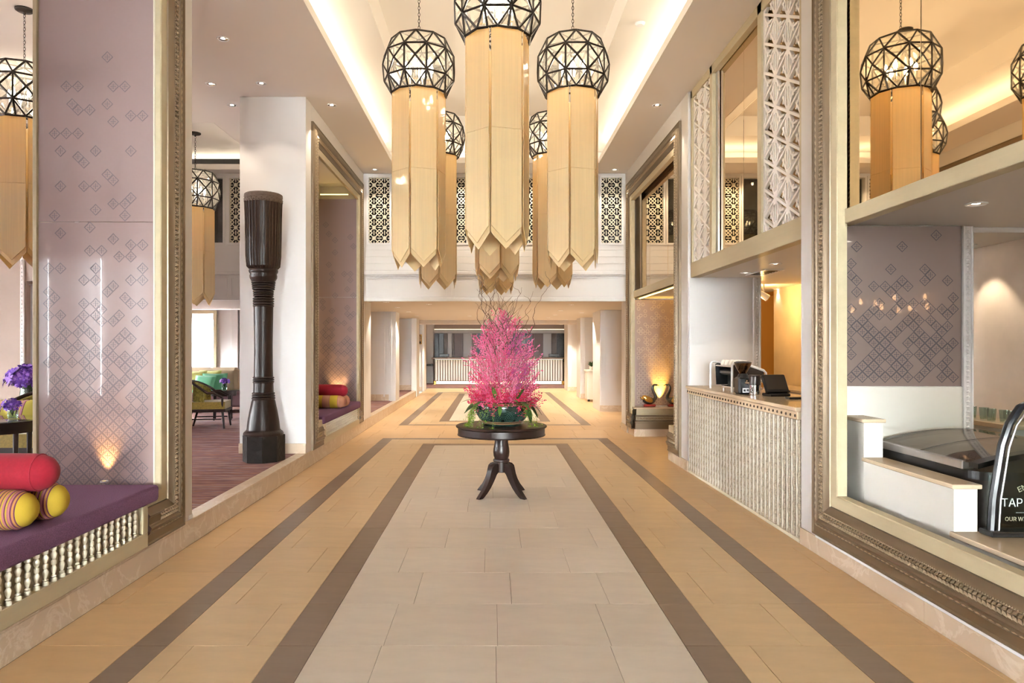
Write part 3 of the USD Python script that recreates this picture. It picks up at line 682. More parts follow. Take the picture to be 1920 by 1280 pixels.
# ================================================================== GLASS PANELS WITH PRINTED DIAMONDS
def motif_poly(s, kind='diamond'):
    """one printed motif of half-diagonal s, in the panel plane"""
    dia = lambda r: Polygon([(r, 0), (0, r), (-r, 0), (0, -r)])
    if kind == 'ring':
        from shapely.geometry import Point
        return Point(0, 0).buffer(s * 0.8, 8).difference(Point(0, 0).buffer(s * 0.5, 8))
    ring = dia(s).difference(dia(s * 0.83))
    pet = [Polygon([(0, s * 0.08), (s * 0.085, s * 0.30), (0, s * 0.50), (-s * 0.085, s * 0.30)])]
    pet = [affinity.rotate(pet[0], a, origin=(0, 0)) for a in (0, 90, 180, 270)]
    bars = [LineString([(s * 0.42 * c, s * 0.42 * d), (s * 0.26 * c, s * 0.26 * d)]).buffer(s * 0.022, 1) for c, d in ((1, 1), (1, -1), (-1, 1), (-1, -1))]
    return unary_union([ring, dia(s * 0.13)] + pet + bars)
_mot = {}
def motif_mesh(s, kind):
    if (s, kind) not in _mot:
        b = MB(); b.poly(motif_poly(s, kind), 0.0012, XZ); _mot[(s, kind)] = b.data()
    return _mot[(s, kind)]
def printed_panel(label, x0, x1, y, z0, z1, seams, dens, s, mats, seed, kind='diamond', post=True, thick=0.012):
    t = thing('glass_partition', label, 'glass panel', (x0, y, z0))
    w, h = x1 - x0, z1 - z0
    zs = [0] + [q - z0 for q in seams] + [h]
    for a, c in zip(zs, zs[1:]):
        b = MB(); b.box(0, w, 0, thick, a + 0.0015, c - 0.0015, 0.0015); obj('pane', b, mats[0], t, smooth=False)
    rr = random.Random(seed); b = MB(); v, f = motif_mesh(s, kind)
    nx, nz = int(w / s), int(h / s); put = set()
    for iz in range(nz):
        for ix in range(nx):
            if (ix + iz) % 2: continue
            px, pz = (ix + 0.75) * s, (iz + 0.6) * s
            if px - s < 0.0 or px + s > w or pz - s < 0 or pz + s > h: continue
            dn = dens(pz + z0); near = any((ix + i, iz + j) in put for i in (-1, 1) for j in (-1, 0))
            if near and dn < 0.35: dn *= 0.3
            if rr.random() < dn: put.add((ix, iz)); b.add(v + np.array([px, 0.0, pz]), f)
    obj('printed_motif', b, mats[1], t, smooth=False, kind='stuff')
    if post:
        b = MB(); b.box(-0.034, -0.004, -0.015, 0.03, 0, h, 0.003); obj('edge_post', b, 'cream_wood', t, smooth=False)
    b = MB(); b.box(w + 0.002, w + 0.016, -0.014, 0.02, 0, h, 0.003); obj('edge_strip', b, 'screen_cream', t, smooth=False)
    return t
def d1(z): return float(np.interp(z, [0.5, 1.15, 1.5, 1.9, 2.5, 3.1, 3.7, 3.75], [0.97, 0.86, 0.55, 0.36, 0.20, 0.13, 0.06, 0.0]))
printed_panel('tall mauve glass panel printed with scattered diamonds behind the near bench', X(72, 5.1), X(288, 5.1), 5.1, PLAT, 4.70, [Z(416, 5.1)], d1, 0.0425, ('mauve_glass', 'motif_print'), 3)
def d2(z): return float(np.interp(z, [0.5, 1.3, 1.9, 2.6, 3.4, 3.9, 4.0], [0.95, 0.8, 0.45, 0.22, 0.12, 0.1, 0.0]))
printed_panel('tall mauve glass panel printed with scattered diamonds behind the farther bench', -3.14, X(671, 12.6), 12.6, PLAT, Z(373, 12.6), [Z(557, 12.6)], d2, 0.055, ('mauve_glass', 'motif_print'), 8, post=False)
def d3(z): return float(np.interp(z, [0.5, 1.0, 1.5, 2.2, 2.6], [0.95, 0.8, 0.6, 0.45, 0.25]))
printed_panel('rose glass panel printed with small rings behind the gilded swans', 2.56, 3.44, 12.7, 0.51, 2.42, [], d3, 0.04, ('rose_glass', 'rose_print'), 4, 'ring', post=False)
def d4(z): return float(np.interp(z, [1.27, 1.45, 1.7, 1.95, 2.2, 2.5], [0.75, 0.62, 0.55, 0.5, 0.2, 0.16]))
t = printed_panel('dark mauve glass panel printed with scattered diamonds above the ice cream freezer', X(1577, 5.27), X(1803, 5.27), 5.27, Z(724, 5.27), LOW + 0.035, [], d4, 0.0425, ('dark_glass', 'dark_print'), 12, post=False)
# the wall that carries it, white below, with the carved strip at its end
b = MB(); b.box(2.60, X(1805, 5.27), 5.285, 5.36, 0, LOW + 0.04, 0.003); b.box(2.60, X(1805, 5.27), 5.262, 5.285, 0, Z(725, 5.27), 0.003); b.box(2.64, X(1805, 5.27), 5.36, 5.6, 0, LOW)
struct('wall_cafe_end', b, 'cream_wall', label='cream wall end between the cafe and the coffee counter')
def carved_strip(label, x0, x1, y, z0, z1):
    t = thing('carved_strip', label, 'carved trim', (x0, y, z0)); w, h = x1 - x0, z1 - z0
    b = MB(); b.box(0, w, 0, 0.02, 0, h); b.box(0, w * 0.2, -0.012, 0, 0, h, 0.003); b.box(w * 0.8, w, -0.012, 0, 0, h, 0.003); obj('board', b, 'white_paint', t, smooth=False)
    q = MB(); s = 0.02
    while s < h - 0.02:
        q.ball((w / 2, -0.002, s), 0.016, -1, (1.1, 0.6, 1)); q.ball((w / 2, -0.002, s + 0.019), 0.008, -1); s += 0.038
    obj('carving', q, 'white_paint', t, smooth=False, kind='stuff')
carved_strip('white carved vertical strip at the right edge of the dark diamond panel', X(1805, 5.26), X(1824, 5.26), 5.26, 0.0, LOW + 0.03)
carved_strip('white carved vertical strip at the end of the coffee counter wall', X(1412, 8.84), X(1426, 8.84), 8.83, 0.0, LOW)

# ================================================================== BENCHES
def baluster(h):
    p = [(0.017, 0), (0.017, 0.09), (0.009, 0.12), (0.015, 0.15), (0.007, 0.19), (0.013, 0.28), (0.017, 0.38), (0.008, 0.47), (0.014, 0.50), (0.014, 0.60), (0.008, 0.63), (0.013, 0.70), (0.018, 0.79), (0.008, 0.88), (0.016, 0.91), (0.016, 1.0)]
    return [(r, z * h) for r, z in p]
def bench(label, y0, y1, ycush, n):
    """front at x=LX+0.035; local origin at the bench's front corner on the platform"""
    fx = LX + 0.035
    t = thing('bench', label, 'bench', (fx, y0, PLAT)); L = y1 - y0
    a, c = 0.10, L - 0.07
    b = MB(); zi, zo = 0.10, 0.285
    b.box(-0.80, -0.035, 0, L, 0, zo); b.box(-0.035, 0, 0, L, 0.0, zi, 0.003); b.box(-0.035, 0, 0, a, zi, zo, 0.003); b.box(-0.035, 0, c, L, zi, zo, 0.003)
    obj('body', b, 'cream_wood', t, smooth=False)
    b = MB(); b.box(-0.0346, -0.030, c - 0.05, c, zi, zo); obj('end_board', b, 'screen_cream', t, smooth=False)
    for k in range(n):
        q = MB(); q.lathe(baluster(zo - zi), (-0.018, c - 0.075 - k * 0.072, zi), 8); obj('baluster', q, 'baluster_ivory', t, smooth=60)
    # upholstered seat: a soft slab
    q = MB(); w = 0.84; cy0, cy1 = -0.02, ycush - y0; z0, z1 = zo, zo + 0.115; R = 0.028
    pts = []
    for sx, xx in ((-1, -0.80), (1, 0.012)):
        for yy, sy in ((cy0, -1), (cy1, 1)):
            for zz, sz in ((z0, -1), (z1, 1)):
                for k in range(4):
                    for m in range(3):
                        th, ph = k * PI / 6, m * PI / 4
                        pts.append((xx - sx * R + sx * R * math.cos(th) * math.cos(ph), yy - sy * R + sy * R * math.cos(th) * math.sin(ph), zz - sz * R + sz * R * math.sin(th)))
    q.tm(trimesh.Trimesh(pts, process=False).convex_hull); obj('seat_cushion', q, 'purple_fabric', t, smooth=40)
    return t
bench('built-in bench with purple seat and turned balusters in the nearest left nook', 1.95, 4.83, 4.98, 26)
bench('built-in bench with purple seat and turned balusters behind the tall drum', 9.88, 12.48, 12.56, 33)
def bolster(label, mat, loc, r, L, group=None):
    """lies along x, its right end at loc"""
    t = thing('bolster_cushion', label, 'cushion', loc)
    prof = [(0.0, 0.0), (r * 0.25, 0.003), (r * 0.55, 0.014), (r * 0.8, 0.040), (r * 0.95, 0.085), (r, 0.13), (r * 1.01, L / 2), (r, L - 0.13), (r * 0.95, L - 0.085), (r * 0.8, L - 0.04), (r * 0.55, L - 0.014), (0, L)]
    b = MB(); b.lathe(prof, seg=36, cap=False); b.xf(rot((0, 1, 0), -90)); obj('cover', b, mat, t, smooth=True)
    b = MB(); ring = [(-0.088 if False else -0.0855, r * 0.958 * math.cos(a), r * 0.958 * math.sin(a)) for a in np.linspace(0, 2 * PI, 33)[:-1]]
    b.tube(ring, 0.0035, 5, True); obj('piping', b, mat, t)
    return t
sz = 0.60
bolster('pink velvet bolster cushion lying on top of two striped ones, near bench', 'pink_fabric', (-2.385, 3.85, sz + 0.105 + 0.178), 0.104, 0.75)
bolster('striped yellow bolster cushion nearest the viewer under the pink bolster', 'stripe_fabric', (-2.425, 3.735, sz + 0.106), 0.105, 0.72)
bolster('striped yellow bolster cushion peeking out behind, under the pink bolster on the near bench', 'stripe_fabric', (-2.395, 3.955, sz + 0.106), 0.105, 0.72)
bolster('red bolster cushion on top of the pile on the farther bench', 'pink_fabric', (X(651, 11.2), 11.25, sz + 0.1 + 0.17), 0.10, 0.72)
bolster('yellow and brown banded bolster in front under the red one on the farther bench', 'block_fabric', (X(650, 11.2), 11.14, sz + 0.102), 0.101, 0.72)
bolster('yellow and brown banded bolster behind under the red one on the farther bench', 'block_fabric', (X(657, 11.4), 11.355, sz + 0.102), 0.101, 0.72)
def uplight(label, loc, power, col, cone=38, direction=(0, 0.12, 1)):
    t = thing('uplight', label, 'uplight', loc)
    b = MB(); b.lathe([(0.028, 0), (0.028, 0.010), (0.022, 0.012), (0.020, 0.006), (0, 0.006)], seg=16); obj('ring', b, 'aluminium', t)
    b = MB(); b.lathe([(0.019, 0.0065), (0, 0.0075)], seg=16); obj('lens', b, 'led_gold', t)
    lamp('lamp', t, (0, 0, 0.02), power, col, 0.012, cone * 1.25, direction, soft=1.0)
uplight('small warm uplight in the near bench top washing the mauve panel', (X(197, 5.06), 5.05, 0.60), 9, (1.0, 0.62, 0.22), 26, (0, 0.045, 1))
uplight('small warm uplight behind the cushions of the farther bench', (X(632, 12.5), 12.53, 0.60), 22, (1.0, 0.62, 0.24), 28, (0, 0.05, 1))

# ================================================================== DRUM
def drum():
    y = 8.5; k = y / F; t = thing('long_drum', 'tall dark carved wooden drum standing on its end in front of the white column', 'drum', (X(494, y), y, PLAT))
    zz = lambda v: (863 - v) * k
    b = MB(); a = 0.245
    oc = Polygon([(a * math.cos(q) * (1 + 0.04 * math.sin(3 * q)), a * math.sin(q)) for q in np.radians(np.arange(8) * 45 + 14)])
    b.poly(oc, zz(815)); 
    for q in range(8): pass
    obj('base', b, 'drum_base_wood', t, smooth=False)
    R = lambda px: px * k
    b = MB(); b.lathe([(R(36), zz(815)), (R(36.5), zz(812)), (R(35), zz(809)), (R(32), zz(807)), (R(30), zz(804)), (R(28.5), zz(790)), (R(25.5), zz(772)), (R(21.5), zz(752)), (R(20), zz(748))], seg=40, cap=False); obj('flared_foot', b, 'drum_wood', t)
    def rings(v0, v1, r0, r1, n, name):
        pr = []
        for i in range(n):
            va, vb = v0 + (v1 - v0) * i / n, v0 + (v1 - v0) * (i + 1) / n; r = r0 + (r1 - r0) * i / n
            pr += [(R(r - 2.2), zz(va)), (R(r - 0.4), zz(va + (vb - va) * .25)), (R(r), zz(va + (vb - va) * .5)), (R(r - 0.4), zz(va + (vb - va) * .75)), (R(r - 2.2), zz(vb))]
        b = MB(); b.lathe(pr, seg=40, cap=False); obj(name, b, 'drum_wood', t, smooth=50)
    rings(749, 735, 21.5, 20.5, 3, 'ring_band'); 
    b = MB(); b.lathe([(R(18.5), zz(736)), (R(18), zz(720)), (R(18.5), zz(716))], seg=40, cap=False); obj('waist', b, 'drum_wood', t)
    rings(718, 706, 19.5, 19.5, 3, 'ring_band')
    b = MB(); b.lathe([(R(17.5), zz(708)), (R(17), zz(690)), (R(16.6), zz(650)), (R(17.2), zz(610)), (R(17.8), zz(575))], seg=40, cap=False); obj('shaft', b, 'drum_wood', t)
    rings(576, 558, 19.2, 19.6, 4, 'ring_band'); rings(557, 545, 18.6, 19.5, 3, 'ring_band'); rings(544, 528, 20.5, 22.5, 4, 'ring_band')
    b = MB(); b.lathe([(R(20.5), zz(529)), (R(24.5), zz(522)), (R(25), zz(518)), (R(24), zz(514)), (R(26), zz(511)), (R(26.5), zz(507)), (R(24), zz(503))], seg=40, cap=False); obj('collar', b, 'drum_wood', t, smooth=50)
    prof = [(24.5, 505), (29, 500), (30.8, 480), (31.5, 440), (32.4, 400), (33, 384), (33.2, 372), (30, 369)]
    b = MB(); b.lathe([(R(r), zz(v)) for r, v in prof], seg=44); obj('body', b, 'drum_wood', t)
    rr = random.Random(2)
    for i in range(34):   # lacing cords down the body
        a = 2 * PI * i / 34 + rr.uniform(-.03, .03); pts = []
        for r, v in ((25.5, 504.5), (29.7, 500), (31.6, 480), (32.3, 440), (33.1, 400), (33.7, 384), (34, 376)):
            aa = a + rr.uniform(-.012, .012); pts.append((R(r) * math.cos(aa), R(r) * math.sin(aa), zz(v)))
        q = MB(); q.tube(pts, R(0.62), 5); obj('cord', q, 'drum_cord', t, smooth=60)
    b = MB(); b.lathe([(R(33), zz(382)), (R(34.6), zz(380)), (R(34.8), zz(375)), (R(33.8), zz(373)), (R(34.8), zz(371)), (R(34.4), zz(366)), (R(32), zz(364.5)), (0, zz(364.2))], seg=44); obj('head_rim', b, 'drum_hide', t, smooth=50)
    q = MB()
    for i in range(46):
        a = 2 * PI * i / 46; q.ball((R(34.3) * math.cos(a), R(34.3) * math.sin(a), zz(379 if i % 2 else 376)), R(1.3), -1)
    obj('rope_knot', q, 'drum_cord', t, kind='stuff')
drum()

# ================================================================== PEDESTAL TABLE, BOWL, FLOWERS
TY = 7.49; TX = X(940, TY); TK = TY / F; TH = 0.742
def pedestal_table():
    t = thing('pedestal_table', 'round dark mahogany pedestal table in the middle of the hall floor', 'table', (TX, TY, 0))
    b = MB(); R = 0.484; b.lathe([(0, TH - 0.028), (R - 0.02, TH - 0.028), (R - 0.012, TH - 0.026), (R - 0.003, TH - 0.02), (R, TH - 0.012), (R - 0.004, TH - 0.004), (R - 0.014, TH), (0, TH)], seg=72, cap=False); obj('table_top', b, 'dark_wood', t, smooth=40)
    b = MB(); R = 0.462; b.lathe([(R - 0.02, TH - 0.03), (R, TH - 0.03), (R, TH - 0.095), (R + 0.006, TH - 0.099), (R + 0.004, TH - 0.106), (R - 0.02, TH - 0.106), (0.05, TH - 0.106)], seg=72, cap=False); obj('apron', b, 'dark_wood', t, smooth=40)
    p = [(0.090, TH - 0.106), (0.074, TH - 0.125), (0.071, 0.56), (0.076, 0.53), (0.084, 0.49), (0.087, 0.455), (0.083, 0.415), (0.072, 0.385), (0.070, 0.38), (0.085, 0.377), (0.088, 0.365), (0.086, 0.355), (0.080, 0.352), (0.079, 0.245), (0.0, 0.24)]
    b = MB(); b.lathe(p[::-1], seg=40, cap=False); obj('pedestal', b, 'dark_wood', t, smooth=35)
    prof = np.array([(0.055, 0.335), (0.095, 0.338), (0.135, 0.325), (0.165, 0.30), (0.178, 0.265), (0.196, 0.205), (0.225, 0.145), (0.268, 0.085), (0.328, 0.025), (0.352, 0.0)])
    low = np.array([(0.05, 0.25), (0.075, 0.245), (0.082, 0.24), (0.098, 0.225), (0.122, 0.185), (0.148, 0.145), (0.185, 0.095), (0.228, 0.05), (0.275, 0.012), (0.296, 0.0)])
    for a in (45, 135, 225, 315):
        w = np.interp(np.arange(len(prof)), [0, 4, 9], [0.030, 0.029, 0.021])
        v = []
        for (p0, p1), ww in zip(zip(prof, low), w): v += [(p0[0], -ww, p0[1]), (p0[0], ww, p0[1]), (p1[0], ww, p1[1]), (p1[0], -ww, p1[1])]
        f = []
        for i in range(len(prof) - 1):
            for q in range(4): f.append((i * 4 + q, i * 4 + (q + 1) % 4, i * 4 + 4 + (q + 1) % 4, i * 4 + 4 + q))
        f += [(3, 2, 1, 0), (len(prof) * 4 - 4, len(prof) * 4 - 3, len(prof) * 4 - 2, len(prof) * 4 - 1)]
        b = MB(); b.add(v, np.array(f)[:, ::-1]); b.xf(rot((0, 0, 1), a)); obj('leg', b, 'dark_wood', t, smooth=35)
pedestal_table()
def bowl():
    t = thing('planter_bowl', 'dark green glazed ceramic bowl with wave relief and copper rims on the table', 'planter bowl', (TX + 0.012, TY, TH))
    k = TK
    prof = [(0.0, 0.004), (0.15, 0.0), (0.205, 0.0), (0.215, 0.012), (0.205, 0.022), (0.215, 0.04), (0.245, 0.075), (0.275, 0.125), (0.292, 0.175), (0.292, 0.205), (0.285, 0.225), (0.298, 0.24), (0.302, 0.252), (0.29, 0.256), (0.27, 0.235), (0.25, 0.2), (0.0, 0.19)]
    b = MB(); b.lathe(prof, seg=56, cap=False); obj('body', b, 'pot_green', t, smooth=35)
    def prad(z): return np.interp(z, [0.04, 0.075, 0.125, 0.175, 0.205, 0.225], [0.215, 0.245, 0.275, 0.292, 0.292, 0.285])
    for zc, r, tw in ((0.028, 0.208, 0.007), (0.045, 0.219, 0.0055), (0.222, 0.287, 0.0055), (0.241, 0.299, 0.006)):
        q = MB(); q.tube([(r * math.cos(a), r * math.sin(a), zc) for a in np.linspace(0, 2 * PI, 49)[:-1]], tw, 6, True); obj('rim_band', q, 'pot_copper', t)
    q = MB()
    for i in range(12):
        a0 = 2 * PI * i / 12
        for rr in (0.03, 0.048, 0.066, 0.084, 0.102, 0.120):
            pts = []
            for th in np.linspace(0.02, PI - 0.02, 13):
                z = 0.055 + rr * math.sin(th); a = a0 + rr * math.cos(th) / 0.27
                if z > 0.212: continue
                r = prad(z) + 0.001; pts.append((r * math.cos(a), r * math.sin(a), z))
            if len(pts) > 3: q.tube(pts, 0.0035, 5)
    obj('wave_relief', q, 'pot_ridge', t)
bowl()
def flowers():
    rr = random.Random(21); t = thing('flower_arrangement', 'tall cone of pink blossom plumes with twisted willow twigs rising from the green bowl', 'flower arrangement', (TX + 0.012, TY, TH + 0.195))
    k = TK
    cols = {'plume_pink': MB(), 'plume_light': MB(), 'plume_hot': MB(), 'plume_violet': MB()}
    stems = MB()
    z0 = 0.06
    def env(z):   # radius of the bush at height z above the bowl
        return np.interp(z, [0.0, 0.05, 0.15, 0.30, 0.50, 0.70, 0.84, 0.94, 1.04], [0.34, 0.42, 0.42, 0.44, 0.43, 0.37, 0.29, 0.20, 0.09])
    tet = np.array([(1, 1, 1), (1, -1, -1), (-1, 1, -1), (-1, -1, 1)], float) / 1.7; tf = np.array([(0, 1, 2), (0, 3, 1), (0, 2, 3), (1, 3, 2)])
    n = 640
    for i in range(n):
        zt = 1.04 * (1 - (1 - rr.random()) ** 0.62) if i > 60 else rr.uniform(0.0, 0.2)
        a = rr.uniform(0, 2 * PI); q = math.sqrt(rr.uniform(0.12, 1.0)) if zt < 0.85 else math.sqrt(rr.random())
        rad = env(zt) * q * rr.uniform(0.88, 1.12)
        tip = np.array([rad * math.cos(a), rad * math.sin(a), zt + 0.02])
        L = rr.uniform(0.17, 0.30)
        out = np.array([math.cos(a) * (0.35 + 0.75 * q * (1 - zt * 0.75)), math.sin(a) * (0.35 + 0.75 * q * (1 - zt * 0.75)), 0.95]); out /= np.linalg.norm(out)
        base = tip - out * L
        side = math.cos(a)
        if zt < 0.22: c = rr.choice(['plume_hot', 'plume_hot', 'plume_pink'])
        elif zt < 0.4: c = rr.choice(['plume_pink', 'plume_hot', 'plume_light', 'plume_violet' if side > 0.2 else 'plume_pink'])
        else: c = rr.choice(['plume_pink', 'plume_light', 'plume_light', 'plume_violet' if side > 0.1 else 'plume_pink'])
        stems.tube([base, base + out * L * 0.5 + np.array([rr.uniform(-.01, .01), rr.uniform(-.01, .01), 0]), tip], [0.0022, 0.0016, 0.0008], 3)
        for br in range(7):
            s0 = base + out * L * (0.1 + 0.13 * br)
            d = np.array([rr.gauss(0, 1), rr.gauss(0, 1), rr.gauss(0, 1)]); d -= out * d.dot(out); d /= np.linalg.norm(d); d = d * 0.75 + out * 0.7
            bl = (0.072 - 0.008 * br) * rr.uniform(.7, 1.3)
            m = 6
            for e in range(m):
                p = s0 + d * bl * (e + 0.6) / m + np.array([rr.gauss(0, .003) for _ in range(3)])
                s = rr.uniform(0.0042, 0.0075)
                cols[c].add(tet * s * np.array([rr.uniform(.7, 1.3), rr.uniform(.7, 1.3), rr.uniform(.8, 1.6)]) + p, tf)
    # a few orchids of strong pink around the rim
    for i in range(46):
        a = rr.uniform(0, 2 * PI); r = rr.uniform(0.2, 0.33); c3 = np.array([r * math.cos(a), r * math.sin(a), rr.uniform(0.03, 0.13)])
        for e in range(6):
            aa = e * PI / 3 + rr.random(); cols['plume_hot'].ball(c3 + np.array([0.016 * math.cos(aa), 0.016 * math.sin(aa) * 0.7, 0.010 * math.sin(aa * 2)]), 0.013, -1, (1, 1, 0.6))
    for c, mb in cols.items():
        obj('blossom', mb, c, t, smooth=False, kind='stuff', label={'plume_hot': 'deep pink blossom near the bowl', 'plume_violet': 'purplish pink blossom at the right'}.get(c))
    obj('stem', stems, 'plume_stem', t, kind='stuff')
    # contorted willow twigs
    for i in range(30):
        a = rr.uniform(0, 2 * PI); x, y = rr.gauss(0, 0.06), rr.gauss(0, 0.04); d = np.array([rr.uniform(-0.36, 0.36), rr.uniform(-0.2, 0.2), 1.0]); p = np.array([x, y, 0.55]); pts = [p.copy()]
        top = rr.uniform(1.08, 1.42) if i < 20 else rr.uniform(0.95, 1.15); ph, ph2, w = rr.uniform(0, 6), rr.uniform(0, 6), rr.uniform(24, 40)
        w1 = np.zeros(2)
        while p[2] < top:
            w1 = w1 * 0.72 + np.array([rr.gauss(0, 0.34), rr.gauss(0, 0.3)])
            d2 = d + np.array([0.30 * math.sin(p[2] * w * 0.8 + ph) + w1[0], 0.28 * math.sin(p[2] * w + ph2) + w1[1], 0]); d2 /= np.linalg.norm(d2); p = p + d2 * 0.019; pts.append(p.copy())
            if abs(p[0]) > 0.25: d[0] *= -0.4
        q = MB(); rad = np.linspace(0.0042, 0.0014, len(pts)); q.tube(pts, rad, 5)
        if len(pts) > 14:
            j = rr.randrange(6, len(pts) - 4); p2 = pts[j].copy(); e = [p2.copy()]; sd = rr.choice((-1, 1))
            for m in range(rr.randrange(6, 11)):
                p2 = p2 + np.array([sd * 0.013 + 0.008 * math.sin(m * 1.3), rr.uniform(-.006, .006), 0.013 + 0.006 * math.cos(m)]); e.append(p2.copy())
            q.tube(e, np.linspace(0.0026, 0.001, len(e)), 4)
        obj('willow_twig', q, 'willow', t, smooth=60)
    # broad leaves
    def leaf(L, w, base, yaw, pitch, droop, mat):
        v, f = [], []; m = 7
        for i in range(m + 1):
            s = i / m; ww = w * math.sin(PI * min(1, s * 0.92 + 0.04)) ** 0.8; zc = -droop * s * s
            v += [(L * s, -ww, zc + 0.25 * ww), (L * s, 0, zc), (L * s, ww, zc + 0.25 * ww)]
        for i in range(m):
            o = i * 3; f += [(o, o + 1, o + 4, o + 3), (o + 1, o + 2, o + 5, o + 4)]
        q = MB(); q.add(v, f); q.xf(rot((0, 0, 1), yaw) @ rot((0, 1, 0), -pitch)); q.xf(tr(*base)); obj('leaf', q, mat, t, smooth=True)
    for yaw, pitch, L, w, dr, bz, br, mat in ((-105, 62, 0.17, 0.024, 0.03, 0.09, 0.30, 'leaf_green'), (-62, 55, 0.18, 0.03, 0.05, 0.09, 0.31, 'leaf_green'), (-95, -45, 0.15, 0.02, 0.02, 0.05, 0.30, 'leaf_green'), (-160, -5, 0.16, 0.04, 0.08, 0.05, 0.26, 'leaf_green'), (-150, 10, 0.2, 0.04, 0.12, 0.03, 0.24, 'leaf_deep'),
          (-175, 25, 0.17, 0.025, 0.1, 0.06, 0.25, 'leaf_green'), (-20, -15, 0.17, 0.055, 0.10, 0.03, 0.25, 'leaf_deep'), (-35, -30, 0.18, 0.055, 0.10, 0.02, 0.25, 'leaf_deep'), (-8, 0, 0.18, 0.05, 0.14, 0.05, 0.24, 'leaf_deep'), (10, 15, 0.19, 0.03, 0.1, 0.08, 0.24, 'leaf_green'), (-50, 10, 0.15, 0.035, 0.1, 0.06, 0.26, 'leaf_green'),
          (-130, 20, 0.16, 0.03, 0.1, 0.06, 0.27, 'leaf_green'), (60, 10, 0.18, 0.04, 0.1, 0.04, 0.25, 'leaf_deep'), (120, 10, 0.18, 0.04, 0.1, 0.04, 0.25, 'leaf_deep'), (-70, 20, 0.12, 0.02, 0.06, 0.08, 0.3, 'leaf_green')):
        y_ = math.radians(yaw); leaf(L, w, (br * math.cos(y_), br * math.sin(y_), bz), yaw, pitch, dr, mat)
    # trailing vine with small leaves
    vl, vs = MB(), MB()
    for i in range(30):
        a = math.radians(rr.choice([rr.uniform(170, 245), rr.uniform(200, 270), rr.uniform(-60, 10), rr.uniform(170, 215)])); r = 0.305; p = np.array([r * math.cos(a), r * math.sin(a), 0.065]); pts = [p.copy()]
        zmin = -0.188; L = rr.randrange(14, 36)
        for m in range(L):
            if p[2] > zmin: p = p + np.array([0.004 * math.cos(a) + rr.gauss(0, .004), 0.004 * math.sin(a) + rr.gauss(0, .004), -0.014])
            else:
                q = p + np.array([0.011 * math.cos(a) + rr.gauss(0, .008), 0.007 * math.sin(a) + rr.gauss(0, .008), 0.0])
                if math.hypot(q[0], q[1]) > 0.42: break
                p = q; p[2] = zmin + rr.uniform(0, .006)
            pts.append(p.copy())
            for e in range(2):
                c3 = p + np.array([rr.gauss(0, .009), rr.gauss(0, .009), rr.uniform(0, .008)]); u = np.array([rr.gauss(0, 1), rr.gauss(0, 1), rr.gauss(0, .7)]); u /= np.linalg.norm(u); w = np.cross(u, [rr.gauss(0, 1), rr.gauss(0, 1), rr.gauss(0, 1)]); w /= np.linalg.norm(w); s = rr.uniform(.006, .010)
                vl.add([c3 - u * s, c3 + w * s * .55, c3 + u * s, c3 - w * s * .55], [(0, 1, 2, 3)])
        vs.tube(pts, 0.0012, 3)
    obj('vine_leaf', vl, 'vine_green', t, smooth=False, kind='stuff'); obj('vine_stem', vs, 'leaf_green', t, kind='stuff')
flowers()

